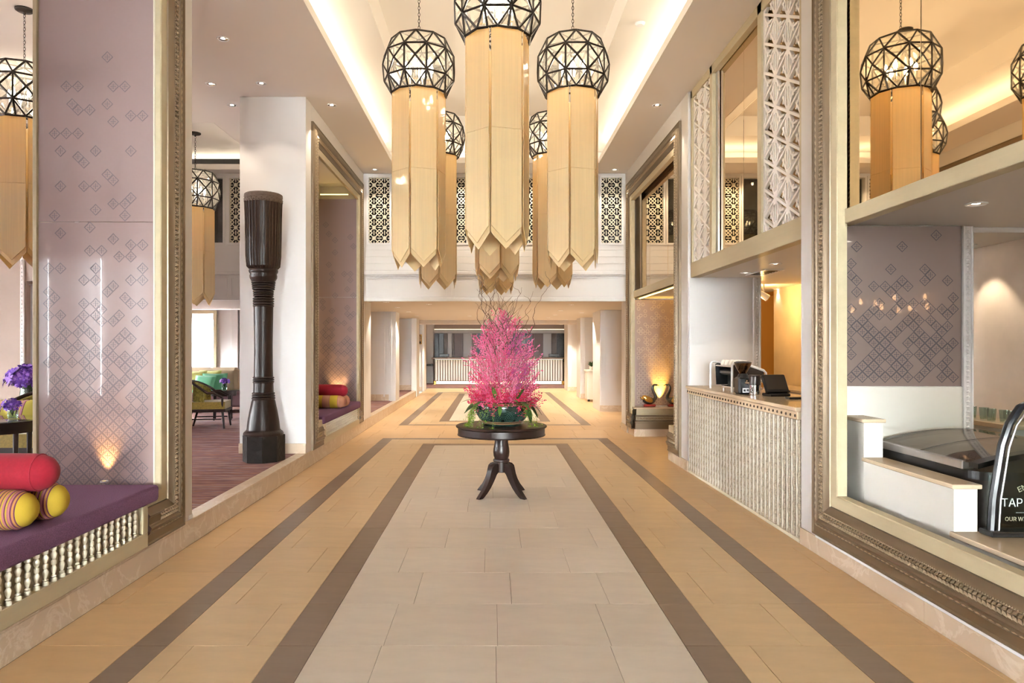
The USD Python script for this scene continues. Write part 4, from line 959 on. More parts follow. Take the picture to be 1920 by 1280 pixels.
# ================================================================== CHANDELIERS
GN = 10
def globe_rings(R, hgt):
    """vertex rings of the lantern cage, centred on z=0: top, upper, belt, lower, bottom"""
    s = hgt / 0.55
    a = np.arange(GN) * 2 * PI / GN; h = a + PI / GN
    def ring(r, z, ang): return np.stack([r * np.cos(ang), r * np.sin(ang), np.full(GN, z * s)], 1)
    return ring(R * 0.76, 0.275, h), ring(R * 0.955, 0.125, a), ring(R * 1.0, -0.005, h), ring(R * 0.955, -0.135, a), ring(R * 0.765, -0.275, h)
def chandelier(label, loc, ceil, tube_len, R=0.375, hgt=0.55, phi=17.0, group='lantern chandeliers in the hall tray', seam=0.47):
    t = thing('lantern_chandelier', label, 'chandelier', loc, group=group)
    T, U, M, L, B = globe_rings(R, hgt)
    n = GN; cage = MB(); wr = 0.0105
    ap = np.array([0, 0, T[0][2] + 0.02])
    def bar(p, q, w=wr):
        cage.tube([p, q], w, 4)
    panes = []
    for i in range(n):
        j = (i + 1) % n; h = (i - 1) % n
        bar(T[i], T[j]); bar(U[i], U[j]); bar(L[i], L[j]); bar(B[i], B[j], wr * 1.25)
        bar(U[i], T[i]); bar(U[j], T[i]); bar(U[i], L[i])
        bar(U[i], M[i]); bar(U[j], M[i]); bar(L[i], M[i]); bar(L[j], M[i])
        bar(L[i], B[i]); bar(L[j], B[i])
        mid = (B[h] + B[i]) / 2; bar(L[i], mid)
        panes += [(U[i], U[j], T[i]), (T[i], T[j], U[j]), (U[i], U[j], M[i]), (L[i], L[j], M[i]), (U[i], L[i], M[i]), (U[j], L[j], M[i]), (L[i], L[j], B[i]), (L[i], B[i], mid), (L[i], mid, B[h])]
        panes.append((T[i], T[j], ap))
        if i % 2 == 0: bar(T[i], ap, wr * 0.7)
    obj('cage', cage, 'black_iron', t, smooth=False)
    for p in panes:
        p = np.array(p); c = p.mean(0); q = c + (p - c) * 0.955; nn = np.cross(p[1] - p[0], p[2] - p[0]); nn /= np.linalg.norm(nn); nn *= 0.0012
        b = MB(); b.add(np.vstack([q + nn, q - nn]), [(0, 1, 2), (3, 5, 4), (0, 3, 4), (0, 4, 1), (1, 4, 5), (1, 5, 2), (2, 5, 3), (2, 3, 0)]); obj('glass_pane', b, 'lantern_glass', t, smooth=False)
    # chain, canopy
    top = ceil - loc[2]; z = ap[2]; q = MB(); k = 0
    q.tube([(0.014 * math.cos(a), 0, z + 0.014 * math.sin(a)) for a in np.linspace(0, 2 * PI, 11)[:-1]], 0.003, 4, True)
    while z < top - 0.05:
        el = [((0.010 * math.cos(a)) if k % 2 else 0, 0 if k % 2 else 0.010 * math.cos(a), z + 0.024 + 0.021 * math.sin(a)) for a in np.linspace(0, 2 * PI, 11)[:-1]]
        q.tube(el, 0.0028, 4, True); z += 0.034; k += 1
    obj('chain', q, 'black_iron', t, smooth=60)
    b = MB(); b.lathe([(0.085, top), (0.085, top - 0.015), (0.07, top - 0.026), (0.02, top - 0.032), (0.008, top - 0.06), (0, top - 0.06)], seg=24); obj('canopy', b, 'black_iron', t)
    # candle arms and bulbs
    b = MB(); b.tube([(0, 0, ap[2]), (0, 0, -0.2)], 0.008, 6); b.lathe([(0, -0.21), (0.03, -0.2), (0.03, -0.185), (0, -0.17)], seg=12)
    obj('stem', b, 'chrome', t)
    for i in range(6):
        a = i * PI / 3 + 0.35; c, s_ = math.cos(a), math.sin(a); r = 0.135
        b = MB(); b.tube([(0.02 * c, 0.02 * s_, -0.19), (0.07 * c, 0.07 * s_, -0.215), (r * c, r * s_, -0.19), (r * c, r * s_, -0.16)], 0.005, 5); b.lathe([(0.012, -0.16), (0.026, -0.155), (0.012, -0.15), (0.0115, -0.15), (0.0115, -0.04), (0, -0.04)], (r * c, r * s_, 0), 10)
        arm = obj('candle_arm', b, 'chrome', t)
        b = MB(); b.lathe([(0.010, -0.04), (0.0175, -0.015), (0.018, 0.0), (0.013, 0.025), (0.005, 0.05), (0, 0.058)], (r * c, r * s_, 0), 10); obj('bulb', b, 'bulb_glow', arm, smooth=True)
    # hexagonal tube of fabric panels
    rt = 0.278; ph = math.radians(phi); zt = B[0][2] + 0.012; zb = zt - tube_len
    for i in range(6):
        na = ph - PI / 2 + i * PI / 3; nx, ny = math.cos(na), math.sin(na); tx, ty = -ny, nx; ap_ = rt * math.cos(PI / 6); hw = rt * 0.5 - 0.009
        m4 = np.array([[tx, 0, nx, nx * ap_], [ty, 0, ny, ny * ap_], [0, 1, 0, 0], [0, 0, 0, 1.0]])
        zs = zb + tube_len * (1 - seam)
        def cloth(name, poly, off, d, mat, par):
            b = MB(); b.poly(poly, d); b.v = [v + [0, 0, off] for v in b.v]; b.xf(m4); return obj(name, b, mat, par, smooth=False)
        lower = Polygon([(-hw, zs - 0.003), (-hw, zb + hw * 1.02), (0, zb), (hw, zb + hw * 1.02), (hw, zs - 0.003)])
        inner = Polygon([(-hw * 0.98, zs - 0.05), (-hw * 0.98, zb - 0.055 + hw * 1.02), (0, zb - 0.055), (hw * 0.98, zb - 0.055 + hw * 1.02), (hw * 0.98, zs - 0.05)])
        pnl = cloth('fabric_panel', sbox(-hw, zs + 0.003, hw, zt), 0.0, 0.004, 'lantern_fabric', t)
        cloth('lower_panel', lower, 0.004, 0.004, 'lantern_fabric', pnl)
        cloth('hem', inner, -0.012, 0.003, 'lantern_hem', pnl)
        b = MB(); e = 0.0022
        for sx in (-1, 1): b.tube([(sx * hw, zt, 0.006), (sx * hw, zb + hw * 1.02, 0.009)], e, 4)
        b.tube([(-hw, zs, 0.008), (hw, zs, 0.008)], e, 4); b.tube([(-hw, zb + hw * 1.02, 0.009), (0, zb, 0.009), (hw, zb + hw * 1.02, 0.009)], e, 4); b.xf(m4)
        obj('edging', b, 'lantern_hem', pnl)
    return t
CZ, CCEIL, TL = 4.455, 5.42, 1.765
ch0 = chandelier('front centre lantern chandelier of the hall group, its globe cut by the top edge', (0.04, 6.0, CZ), CCEIL, TL)
dup(ch0, (-0.765, 7.3, CZ), 0, 'front left lantern chandelier of the hall group with a whole cage globe')
dup(ch0, (0.83, 7.3, CZ), 0, 'front right lantern chandelier of the hall group with a whole cage globe')
dup(ch0, (0.05, 8.55, CZ), 22, 'middle lantern chandelier of the hall group, mostly behind the front centre one')
dup(ch0, (-0.76, 9.7, CZ), 22, 'rear left lantern chandelier of the hall group behind the front left one')
dup(ch0, (0.82, 9.7, CZ), 22, 'rear right lantern chandelier of the hall group behind the front right one')
dup(ch0, (0.05, 10.75, CZ), 22, 'rearmost lantern chandelier of the hall group, only its pointed panels showing')
ch1 = chandelier('lantern chandelier in the lounge at the left edge of the picture', (-4.83, 7.26, 4.15), 4.97 + 0.08, 1.45, phi=8.0, group='lantern chandeliers in the lounge')
dup(ch1, (X(366, 10.9), 10.9, 3.98), 10, 'lantern chandelier in the lounge seen between pilaster and drum column')

# ================================================================== LATTICE SCREENS AND MIRRORS
def star_screen(w, h, cu, cv, bw):
    """white cut-out screen: stars on a staggered grid joined by bundles of parallel bars"""
    L = []
    def bar(a, c, ww=bw): L.append(LineString([a, c]).buffer(ww / 2, cap_style=2))
    nu, nv = int(w / cu) + 3, int(h / cv) + 3
    for i in range(-1, nu):
        for j in range(-1, nv):
            x, y = i * cu, (j + (0.5 if i % 2 else 0)) * cv
            bar((x, y), (x, y + cv), bw)
            for o in (-1, 1): bar((x + o * bw * 1.75, y + cv * 0.22), (x + o * bw * 1.75, y + cv * 0.78), bw * 0.9); bar((x + o * bw * 1.75, y + cv * 0.24), (x, y + cv * 0.12), bw * 0.8); bar((x + o * bw * 1.75, y + cv * 0.76), (x, y + cv * 0.88), bw * 0.8)
            for sx in (-1, 1):
                for sy in (-1, 1):
                    e = (x + sx * cu, y + sy * cv / 2)
                    bar((x, y), e, bw)
            # second family of steeper bars
            for sx in (-1, 1):
                bar((x, y), (x + sx * cu * 0.42, y + cv * 0.62), bw * 0.9); bar((x, y), (x + sx * cu * 0.42, y - cv * 0.62), bw * 0.9)
            bar((x + cu * 0.30, y), (x + cu * 0.70, y), bw * 0.8)
    return unary_union(L).intersection(sbox(0, 0, w, h))
def lattice(label, poly, m4, d, loc, mat, group=None, rim=0.0):
    t = thing('lattice_screen', label, 'lattice screen', loc, group=group)
    b = MB(); b.poly(poly, d, m4); obj('fretwork', b, mat, t, smooth=False)
    if rim:
        x0, y0, x1, y1 = poly.bounds; q = MB(); q.poly(sbox(x0 - rim, y0 - rim, x1 + rim, y1 + rim).difference(sbox(x0, y0, x1, y1)), d * 1.3, m4); obj('rim', q, mat, t, smooth=False)
    return t
lattice('large white fretwork screen on the gallery front nearest the white pilaster', star_screen(0.81, 2.055, 0.27, 0.27, 0.024), YZ, 0.03, (2.51, 5.72, 2.625), 'screen_white')
lattice('white fretwork screen on the gallery front farther from the viewer, left of the mirror', star_screen(0.71, 2.055, 0.237, 0.27, 0.024), YZ, 0.03, (2.51, 8.09, 2.625), 'screen_white')
def rosette_screen(w, h, c, bw):
    L = []
    def bar(a, e, ww=bw): L.append(LineString([a, e]).buffer(ww / 2, cap_style=2))
    for i in range(-1, int(w / c) + 2):
        for j in range(-1, int(h / c) + 2):
            x, y = i * c, j * c
            bar((x, y), (x + c, y + c)); bar((x + c, y), (x, y + c))
            for k in (0.34,):
                d = c * k
                bar((x + d, y), (x, y + d)); bar((x + c - d, y), (x + c, y + d)); bar((x + d, y + c), (x, y + c - d)); bar((x + c - d, y + c), (x + c, y + c - d))
            m = c / 2; r = c * 0.2
            bar((x + m, y), (x + m, y + r)); bar((x + m, y + c), (x + m, y + c - r)); bar((x, y + m), (x + r, y + m)); bar((x + c, y + m), (x + c - r, y + m))
            bar((x + m, y + m - r), (x + m, y + m + r)); bar((x + m - r, y + m), (x + m + r, y + m))
    return unary_union(L).intersection(sbox(0, 0, w, h))
fl = ['cream fretwork window screen at the left end of the upper wall', 'cream fretwork window screen left of the chandeliers, partly hidden by a fabric tube', 'cream fretwork window screen right of the middle fabric tubes', 'cream fretwork window screen at the right end of the upper wall']
for (a, c), lab in zip([wx[0], wx[2], wx[4], wx[6]], fl):
    lattice(lab, rosette_screen(c - a, zt - zb, 0.197, 0.0155), XZ, 0.02, (a, FY + 0.03, zb), 'screen_cream', rim=0.012)
lattice('cream fretwork window screen in the upper lounge wall left of the column', rosette_screen(0.62, zt - zb, 0.197, 0.0155), XZ, 0.02, (-4.87, FY + 0.03, zb), 'screen_cream', rim=0.012)
for i, (a, c) in enumerate([wx[1], wx[3], wx[5]]):
    b = MB(); b.box(a, c, FY + 0.06, FY + 0.066, zb, zt); struct('window_gallery', b, 'pane_glass', label='gallery window pane in the upper wall')
    q = MB(); q.box((a + c) / 2 - 0.012, (a + c) / 2 + 0.012, FY + 0.05, FY + 0.08, zb, zt); obj('mullion', q, 'black_iron', stage.GetPrimAtPath('/World/window_gallery' + (f'_{i:03d}' if i else '')))
b = MB(); b.box(-5.30, -4.98, FY + 0.06, FY + 0.066, zb, zt); struct('window_gallery', b, 'pane_glass', label='gallery window pane over the lounge')
def mirror(label, x, cuts, z0, z1):
    t = thing('mirror', label, 'mirror', (x, cuts[0], z0))
    for a, c in zip(cuts, cuts[1:]):
        b = MB(); b.box(0, 0.01, a - cuts[0] + 0.003, c - cuts[0] - 0.003, 0, z1 - z0, 0.002); obj('mirror_pane', b, 'mirror', t, smooth=False)
    b = MB(); b.box(0.008, 0.02, -0.0, cuts[-1] - cuts[0], 0, z1 - z0); obj('backing', b, 'black_plastic', t, smooth=False)
mirror('bronze tinted wall mirror above the large cafe frame opening', 2.53, [-2.0, 0.5, 2.4, 4.16, 5.06], 2.545, 4.775)
mirror('bronze tinted wall mirror between and behind the white fretwork screens', 2.565, [5.63, 7.2, 8.84], 2.60, 4.77)
mirror('bronze tinted wall mirror in the upper half of the swan niche frame', 2.585, [9.25, 10.4, 11.6, 12.8], 2.55, 4.5)

# ================================================================== CAFE COUNTER
def counter():
    y0, y1 = 5.63, 8.84; L = y1 - y0
    t = thing('bar_counter', 'long coffee counter faced with rows of ivory turned rods under a pale stone top', 'counter', (2.45, y0, 0))
    b = MB(); b.box(0.03, 0.62, 0, L, 0.0, 1.035); obj('body', b, 'cream_wall', t, smooth=False)
    b = MB(); b.box(-0.03, 0.66, 0, L, 1.05, 1.085, 0.006); obj('counter_top', b, 'counter_stone', t, smooth=False)
    b = MB(); b.box(-0.012, 0.03, 0, L, 0.985, 1.05, 0.004); obj('studded_band', b, 'counter_stone', t, smooth=False)
    bp = stage.GetPrimAtPath(str(t.GetPath()) + '/studded_band')
    n = 36
    for i in range(n):
        q = MB(); q.ball((-0.013, L * (i + 0.5) / n, 1.016), 0.0125, 1, (0.7, 1, 1)); obj('stud', q, 'stud_dark', bp, smooth=True)
    b = MB(); b.box(0.0, 0.03, 0, L, 0.0, 0.03, 0.003); obj('plinth', b, 'screen_cream', t, smooth=False)
    zz = np.linspace(0.03, 0.985, 40)
    rr = random.Random(4); n = 34
    for i in range(n):
        yc = L * (i + 0.5) / n
        q = MB()
        pr = []
        for k, z in enumerate(zz): pr.append((0.0135 + 0.0045 * math.sin(k * 1.9) + 0.0025 * math.sin(k * 0.7 + i), z))
        q.lathe(pr, (0.018, yc - 0.018, 0), 8); obj('turned_rod', q, 'rod_aged', t, smooth=60)
        q = MB(); q.box(0.004, 0.03, yc + 0.006, yc + 0.034, 0.03, 0.985, 0.007); obj('half_round_rod', q, 'rod_ivory', t, smooth=False)
counter()
CTZ = 1.085
def espresso():
    t = thing('espresso_machine', 'black and white espresso machine with two rounded side frames standing on the counter', 'espresso machine', (2.505, 7.5, CTZ))
    # long axis along y (towards the camera is the near side frame); the front faces +x (the barista)
    def hoop(y, name):
        pts = [(0.06, 0.0), (0.06, 0.20), (0.062, 0.325), (0.085, 0.352), (0.12, 0.356), (0.32, 0.325), (0.53, 0.265), (0.562, 0.235), (0.557, 0.16), (0.54, 0.145), (0.42, 0.15), (0.39, 0.13)]
        b = MB(); b.tube([(x * .72, y, z * .88) for x, z in pts], 0.013, 8); obj(name, b, 'white_gloss', t)
    hoop(0.0, 'side_frame'); hoop(0.74, 'side_frame')
    K, V = 0.72, 0.88
    pan = Polygon([(x * K, z * V) for x, z in [(0.10, 0.06), (0.085, 0.325), (0.12, 0.34), (0.32, 0.31), (0.53, 0.25), (0.545, 0.17), (0.40, 0.165), (0.36, 0.06)]])
    for y in (0.014, 0.625):
        b = MB(); b.poly(pan, 0.012, XZ); b.xf(tr(0, y, 0)); obj('side_panel', b, 'graphite_brown' if y < 0.1 else 'black_gloss', t, smooth=False)
    b = MB(); b.box(0.19, 0.28, 0.03, 0.60, 0.02, 0.25, 0.02); b.box(0.10, 0.36, 0.03, 0.60, 0.17, 0.235, 0.02); obj('body', b, 'black_plastic', t, smooth=False)
    b = MB(); b.box(0.06, 0.26, 0.02, 0.61, 0.262, 0.280, 0.004); obj('cup_tray', b, 'chrome', t, smooth=False)
    b = MB(); b.box(0.12, 0.38, 0.03, 0.60, 0.02, 0.05, 0.006); obj('drip_tray', b, 'chrome', t, smooth=False)
    for y in (0.14, 0.31, 0.48):
        b = MB(); b.lathe([(0.0, 0.11), (0.026, 0.115), (0.028, 0.18)], (0.32, y, 0), 16); b.tube([(0.33, y, 0.12), (0.45, y, 0.10)], 0.010, 8); obj('group_head', b, 'chrome', t)
    b = MB(); b.tube([(0.39, 0.02, 0.165), (0.40, 0.0, 0.11), (0.375, -0.01, 0.03)], 0.005, 6); obj('steam_wand', b, 'chrome', t)
    for x in (0.14, 0.34):
        for y in (0.08, 0.55):
            b = MB(); b.lathe([(0.018, 0), (0.018, 0.022)], (x, y, 0), 12); obj('foot', b, 'chrome', t)
espresso()
ORD = ('first', 'second', 'third', 'fourth', 'fifth', 'sixth', 'seventh', 'eighth')
for i, (x, y) in enumerate(((2.61, 7.58), (2.72, 7.61), (2.61, 7.69), (2.72, 7.73), (2.61, 7.81), (2.72, 7.85), (2.61, 7.93), (2.72, 7.98))):
    t = thing('coffee_cup', '%s upturned cream cup from the viewer on top of the espresso machine' % ORD[i], 'cup', (x, y, CTZ + 0.281), group='cups warming on the espresso machine')
    b = MB(); b.lathe([(0.040, 0.0), (0.043, 0.004), (0.040, 0.03), (0.030, 0.05), (0.022, 0.055), (0.022, 0.06), (0.018, 0.057), (0, 0.057)], seg=20, cap=False); obj('cup_body', b, 'china', t)
    b = MB(); b.tube([(0.038, 0, 0.012), (0.058, 0, 0.018), (0.056, 0, 0.036), (0.033, 0, 0.042)], 0.004, 6); obj('handle', b, 'china', t)
def grinder():
    y = 7.25; t = thing('coffee_grinder', 'black coffee grinder with a smoky bean hopper in front of the espresso machine', 'coffee grinder', (X(1393, y), y, CTZ)); UsdGeom.Xformable(t).AddScaleOp().Set(Gf.Vec3f(.92, .92, .87))
    b = MB(); b.box(-0.075, 0.075, -0.085, 0.085, 0.0, 0.20, 0.02); b.lathe([(0.062, 0.2), (0.05, 0.23), (0.045, 0.24)], seg=20); obj('housing', b, 'black_plastic', t, smooth=False)
    b = MB(); b.box(-0.035, 0.045, -0.089, -0.084, 0.02, 0.075, 0.002); obj('label_plate', b, 'white_gloss', t, smooth=False)
    q = MB(); q.box(-0.025, 0.0, -0.0915, -0.089, 0.035, 0.06); q.box(0.008, 0.032, -0.0915, -0.089, 0.04, 0.062); obj('label_print', q, 'black_plastic', t, smooth=False)
    b = MB(); b.lathe([(0.035, 0.24), (0.055, 0.275), (0.085, 0.335), (0.092, 0.365), (0.090, 0.365), (0.083, 0.337), (0.053, 0.278), (0.033, 0.243)], seg=28, cap=False); obj('hopper', b, 'smoke_glass', t)
    b = MB(); b.lathe([(0.0, 0.366), (0.095, 0.366), (0.096, 0.376), (0.07, 0.386), (0.0, 0.389)], seg=28, cap=False); obj('lid', b, 'black_plastic', t)
    b = MB(); b.lathe([(0.0, 0.244), (0.032, 0.245), (0.050, 0.277), (0.053, 0.285), (0, 0.288)], seg=24, cap=False); obj('beans', b, 'coffee_bean', t)
    b = MB(); b.tube([(0.0, -0.08, 0.17), (0.0, -0.125, 0.16)], 0.012, 8); b.box(-0.03, 0.03, -0.15, -0.09, 0.13, 0.15, 0.004); obj('spout', b, 'chrome', t, smooth=False)
grinder()
def canister():
    y = 7.12; t = thing('knock_canister', 'brushed steel canister with dark upper half beside the grinder', 'canister', (X(1415, y), y, CTZ))
    b = MB(); b.lathe([(0.058, 0), (0.060, 0.004), (0.060, 0.10)], seg=28); obj('steel_base', b, 'chrome', t)
    b = MB(); b.lathe([(0.058, 0.10), (0.056, 0.185), (0.060, 0.19), (0.058, 0.20), (0.0, 0.20)], seg=28, cap=False); obj('upper_body', b, 'graphite_brown', t)
    q = MB(); q.tube([(0.058, 0, 0.16), (0.10, 0, 0.15), (0.115, 0, 0.10)], 0.006, 6); obj('handle', q, 'chrome', t)
canister()
def pos():
    y = 6.95; t = thing('till_terminal', 'black touchscreen till tilted back on its base on the counter', 'till', (X(1454, y), y, CTZ), 10); UsdGeom.Xformable(t).AddScaleOp().Set(Gf.Vec3f(.76, .76, .80))
    b = MB(); b.box(-0.13, 0.15, -0.11, 0.11, 0, 0.035, 0.01); b.box(-0.05, 0.05, -0.02, 0.07, 0.03, 0.10, 0.01); obj('base', b, 'black_plastic', t, smooth=False)
    m = tr(0, -0.05, 0.045) @ rot((1, 0, 0), -30)
    b = MB(); b.box(-0.165, 0.165, -0.02, 0.02, 0.0, 0.245, 0.012); b.xf(m); s = obj('screen_case', b, 'black_plastic', t, smooth=False)
    b = MB(); b.box(-0.14, 0.14, -0.0225, -0.019, 0.035, 0.225, 0.001); b.xf(m); obj('screen', b, 'screen_grey', s, smooth=False)
    b = MB(); b.box(-0.165, 0.165, -0.03, 0.022, -0.005, 0.012, 0.004); b.xf(m); obj('front_lip', b, 'black_gloss', s, smooth=False)
pos()
t = thing('ceiling_grille', 'small dark slatted air grille in the cafe ceiling above the till', 'air grille', (3.05, 7.9, LOW - 0.012))
b = MB(); frame_ring(b, 0, 0.22, -0.30, 0.30, 0.02, 0, 0.01); b.xf(np.array([[1, 0, 0, 0], [0, 0, 1, 0.3], [0, 1, 0, 0], [0, 0, 0, 1.0]])); obj('frame', b, 'white_gloss', t, smooth=False)
for k in range(7):
    b = MB(); b.box(0.025, 0.195, 0.035 + 0.08 * k, 0.075 + 0.08 * k, 0.002, 0.008); obj('slat', b, 'black_plastic', t, smooth=False)
def paper_pad(): 
    y = 6.55; b = MB(); b.box(X(1476, y), X(1503, y), y - 0.05, y + 0.05, CTZ + 0.001, CTZ + 0.02, 0.004); tag(obj('card_tray', b, 'black_plastic'), 'flat black tray on the counter beside the white pilaster', 'tray')
paper_pad()
# low white cabinet seen behind the till
b = MB(); b.box(3.9, 4.25, 8.1, 10.0, 0, 0.98, 0.006); tag(obj('back_cabinet', b, 'slab_grey'), 'grey back cabinet with pale top behind the till', 'cabinet')
b = MB(); b.box(3.86, 4.26, 8.06, 10.04, 0.982, 1.02, 0.006); tag(obj('worktop', b, 'counter_stone'), 'pale worktop of the back cabinet behind the till', 'worktop')
def track_light():
    y = 9.8; t = thing('track_spotlight', 'small white spotlight hanging from the ceiling in the passage behind the counter', 'spotlight', (X(1432, y), y, LOW - 0.02))
    b = MB(); b.tube([(0, 0, 0.02), (0, 0, -0.08)], 0.012, 8); obj('arm', b, 'white_gloss', t)
    b = MB(); b.lathe([(0.03, -0.07), (0.04, 0), (0.05, 0.09), (0.046, 0.092), (0.035, 0.02), (0, 0.01)], seg=20, cap=False); b.xf(tr(-0.02, 0, -0.12) @ rot((0, 1, 0), 125)); obj('shade', b, 'white_gloss', t)
    lamp('lamp', t, (0.0, 0.05, -0.16), 7, (1.0, 0.6, 0.2), 0.03)
track_light()

# ---- stepped white counters, freezer and display inside the large frame
def stepped():
    t = thing('stepped_counter', 'white stepped low wall with pale stone caps in front of the ice cream freezer', 'counter wall', (2.62, 4.0, 0))
    b = MB(); b.box(0, 0.135, 0.97, 1.26, 0, 1.035, 0.002); b.box(0, 0.135, 0.0, 0.97, 0, 0.765, 0.002); b.box(0, 0.40, -2.4, 0.0, 0, 0.49, 0.002); obj('wall', b, 'cream_wall', t, smooth=False)
    b = MB(); b.box(-0.02, 0.15, 0.955, 1.26, 1.035, 1.06, 0.004); obj('cap', b, 'counter_stone', t, smooth=False)
    b = MB(); b.box(-0.02, 0.15, -0.02, 0.968, 0.765, 0.79, 0.004); obj('cap', b, 'counter_stone', t, smooth=False)
    b = MB(); b.box(-0.02, 0.42, -2.4, 0.012, 0.49, 0.52, 0.004); obj('cap', b, 'counter_stone', t, smooth=False)
stepped()
def freezer():
    t = thing('ice_cream_freezer', 'dark brown ice cream freezer with rounded corners and curved glass lid', 'freezer', (2.84, 4.12, 0))
    Wd, L = 1.15, 1.06
    out = sbox(0.12, 0.12, Wd - 0.12, L - 0.0).buffer(0.12, 10)
    b = MB(); b.poly(out, 0.755); b.v = [v + [0, 0, 0.03] for v in b.v]; obj('body', b, 'graphite_brown', t, smooth=30)
    b = MB(); b.poly(out.buffer(0.012), 0.05); b.v = [v + [0, 0, 0.785] for v in b.v]; obj('trim_band', b, 'black_plastic', t, smooth=30)
    b = MB(); b.box(-0.014, 0.06, 0.12, L - 0.02, 0.83, 0.885, 0.006); obj('side_rail', b, 'aluminium', t, smooth=False)
    # curved lid: an arch across the width
    xs = np.linspace(0.0, Wd, 15); zs = 0.885 + 0.085 * np.sin(np.linspace(0, PI, 15)) ** 0.9
    def sheet(b, y0, y1, th):
        v = []
        for x, z in zip(xs, zs): v += [(x, y0, z), (x, y1, z), (x, y1, z - th), (x, y0, z - th)]
        f = []
        for i in range(14):
            for q in range(4): f.append((i * 4 + q, i * 4 + (q + 1) % 4, i * 4 + 4 + (q + 1) % 4, i * 4 + 4 + q))
        f += [(0, 3, 2, 1), (56, 57, 58, 59)]; b.add(v, f)
    b = MB(); sheet(b, 0.08, 0.55, 0.005); obj('glass_lid', b, 'lid_glass', t, smooth=30)
    b = MB(); sheet(b, 0.56, L - 0.05, 0.005); obj('glass_lid', b, 'lid_glass', t, smooth=30)
    b = MB(); sheet(b, L - 0.05, L + 0.01, 0.03); obj('lid_frame', b, 'black_gloss', t, smooth=30)
    b = MB(); sheet(b, 0.0, 0.08, 0.03); obj('lid_frame', b, 'black_gloss', t, smooth=30)
    b = MB(); sheet(b, 0.545, 0.565, 0.012); obj('lid_divider', b, 'black_gloss', t, smooth=30)
    b = MB(); b.box(0.06, Wd - 0.06, 0.1, L - 0.06, 0.70, 0.79, 0.01); b.box(0.08, Wd - 0.08, 0.12, 0.5, 0.79, 0.80); obj('tub_insert', b, 'slab_brown', t, smooth=False)
    for x in (0.1, Wd - 0.1):
        for y in (0.1, L - 0.1):
            b = MB(); b.lathe([(0.025, 0), (0.025, 0.03)], (x, y, 0), 12); obj('foot', b, 'black_plastic', t)
freezer()
def display():
    y = 3.92; t = thing('display_screen', 'curved black framed glass display with white lettering at the right edge', 'glass display', (X(1858, y), y, 0.521), 0)
    out = [(0.0, 0.0), (0.012, 0.20), (0.06, 0.50), (0.10, 0.62), (0.16, 0.71), (0.25, 0.755), (0.70, 0.775)]
    b = MB(); pts = [(x, 0.0, z) for x, z in out] + []
    b.tube(pts, 0.022, 8); obj('frame', b, 'black_gloss', t)
    b = MB(); b.tube([(x + 0.035, -0.01, z * 0.985) for x, z in out], 0.006, 6); obj('inner_rail', b, 'aluminium', t)
    b = MB(); b.poly(Polygon([(x + 0.02, z) for x, z in out] + [(0.70, 0.0)]), 0.008, XZ); obj('glass', b, 'display_glass', t, smooth=False)
    b = MB(); b.box(-0.03, 0.8, -0.05, 0.06, 0.0, 0.03, 0.006); obj('foot_rail', b, 'black_plastic', t, smooth=False)
    def text(s, h, u, v, mat, name, ang=0):
        m = meshkit.text_mesh(s, h, 0.002); b = MB(); b.tm(m); b.xf(tr((u - 1858) / F * y, -0.0115, (1003 - v) / F * y) @ XZ @ rot((0, 0, 1), ang)); obj(name, b, mat, t, smooth=False)
    text('EN', 0.030, 1907, 922, 'lettering_gold', 'lettering', 24)
    text('TAP', 0.045, 1874, 948, 'lettering', 'lettering')
    text('OUR WI', 0.022, 1881, 975, 'lettering_gold', 'lettering')
    b = MB(); b.box((1902 - 1858) / F * y, 0.5, -0.013, -0.0115, 0.128, 0.1295); obj('rule_line', b, 'lettering', t, smooth=False)
display()
def pendant(label, x, y, z):
    t = thing('pendant_lamp', label, 'pendant lamp', (x, y, z)); top = LOW + 0.04 - z
    b = MB(); b.tube([(0, 0, 0.07), (0, 0, top)], 0.003, 5); b.lathe([(0.03, top), (0.03, top - 0.015), (0, top - 0.015)], seg=14); obj('cord', b, 'black_plastic', t)
    b = MB(); b.lathe([(0.014, 0.04), (0.015, 0.07), (0.006, 0.08), (0, 0.08)], seg=12); obj('socket', b, 'gold', t)
    b = MB(); b.lathe([(0, -0.02), (0.012, -0.015), (0.017, 0.0), (0.012, 0.03), (0.008, 0.04)], seg=12, cap=False); obj('bulb', b, 'pendant_glow', t, smooth=True)
for i, (u, v) in enumerate(((1602, 583), (1618, 567), (1645, 570), (1657, 577), (1681, 559), (1718, 583), (1743, 576), (1752, 558), (1785, 579))):
    yv = 6.55 + 0.25 * (i % 3); yy0 = 2 * 5.25 - yv
    pendant('%s bare bulb pendant over the freezer, seen mirrored in the dark panel' % (ORD + ('ninth',))[i], min(X(u, yv), 4.2 - 0.12 * (i == 5)), yy0, Z(v, yv))
# tumblers lined up on a shelf at the back
b = MB(); b.box(3.95, 4.26, 5.40, 6.2, 0.93, 0.97, 0.004); tag(obj('glass_shelf', b, 'counter_stone'), 'pale shelf along the beige wall carrying a row of tumblers', 'shelf')
b = MB(); b.box(4.0, 4.26, 5.42, 6.18, 0.0, 0.928, 0.004); tag(obj('shelf_base', b, 'cream_wall'), 'cream cupboard under the tumbler shelf', 'cupboard')
tum = None
for i in range(6):
    loc = (4.03 + 0.02 * (i % 2), 5.46 + 0.115 * i, 0.971)
    if tum is None:
        tum = thing('tumbler', 'clear glass tumbler nearest the viewer in the row behind the freezer', 'glass', loc, group='tumblers on the back shelf')
        b = MB(); b.lathe([(0.0, 0.0), (0.028, 0), (0.036, 0.10), (0.034, 0.10), (0.027, 0.008), (0, 0.008)], seg=20, cap=False); obj('bowl', b, 'display_glass', tum)
    else: dup(tum, loc, label='%s clear glass tumbler from the viewer in the row behind the freezer' % ORD[i])

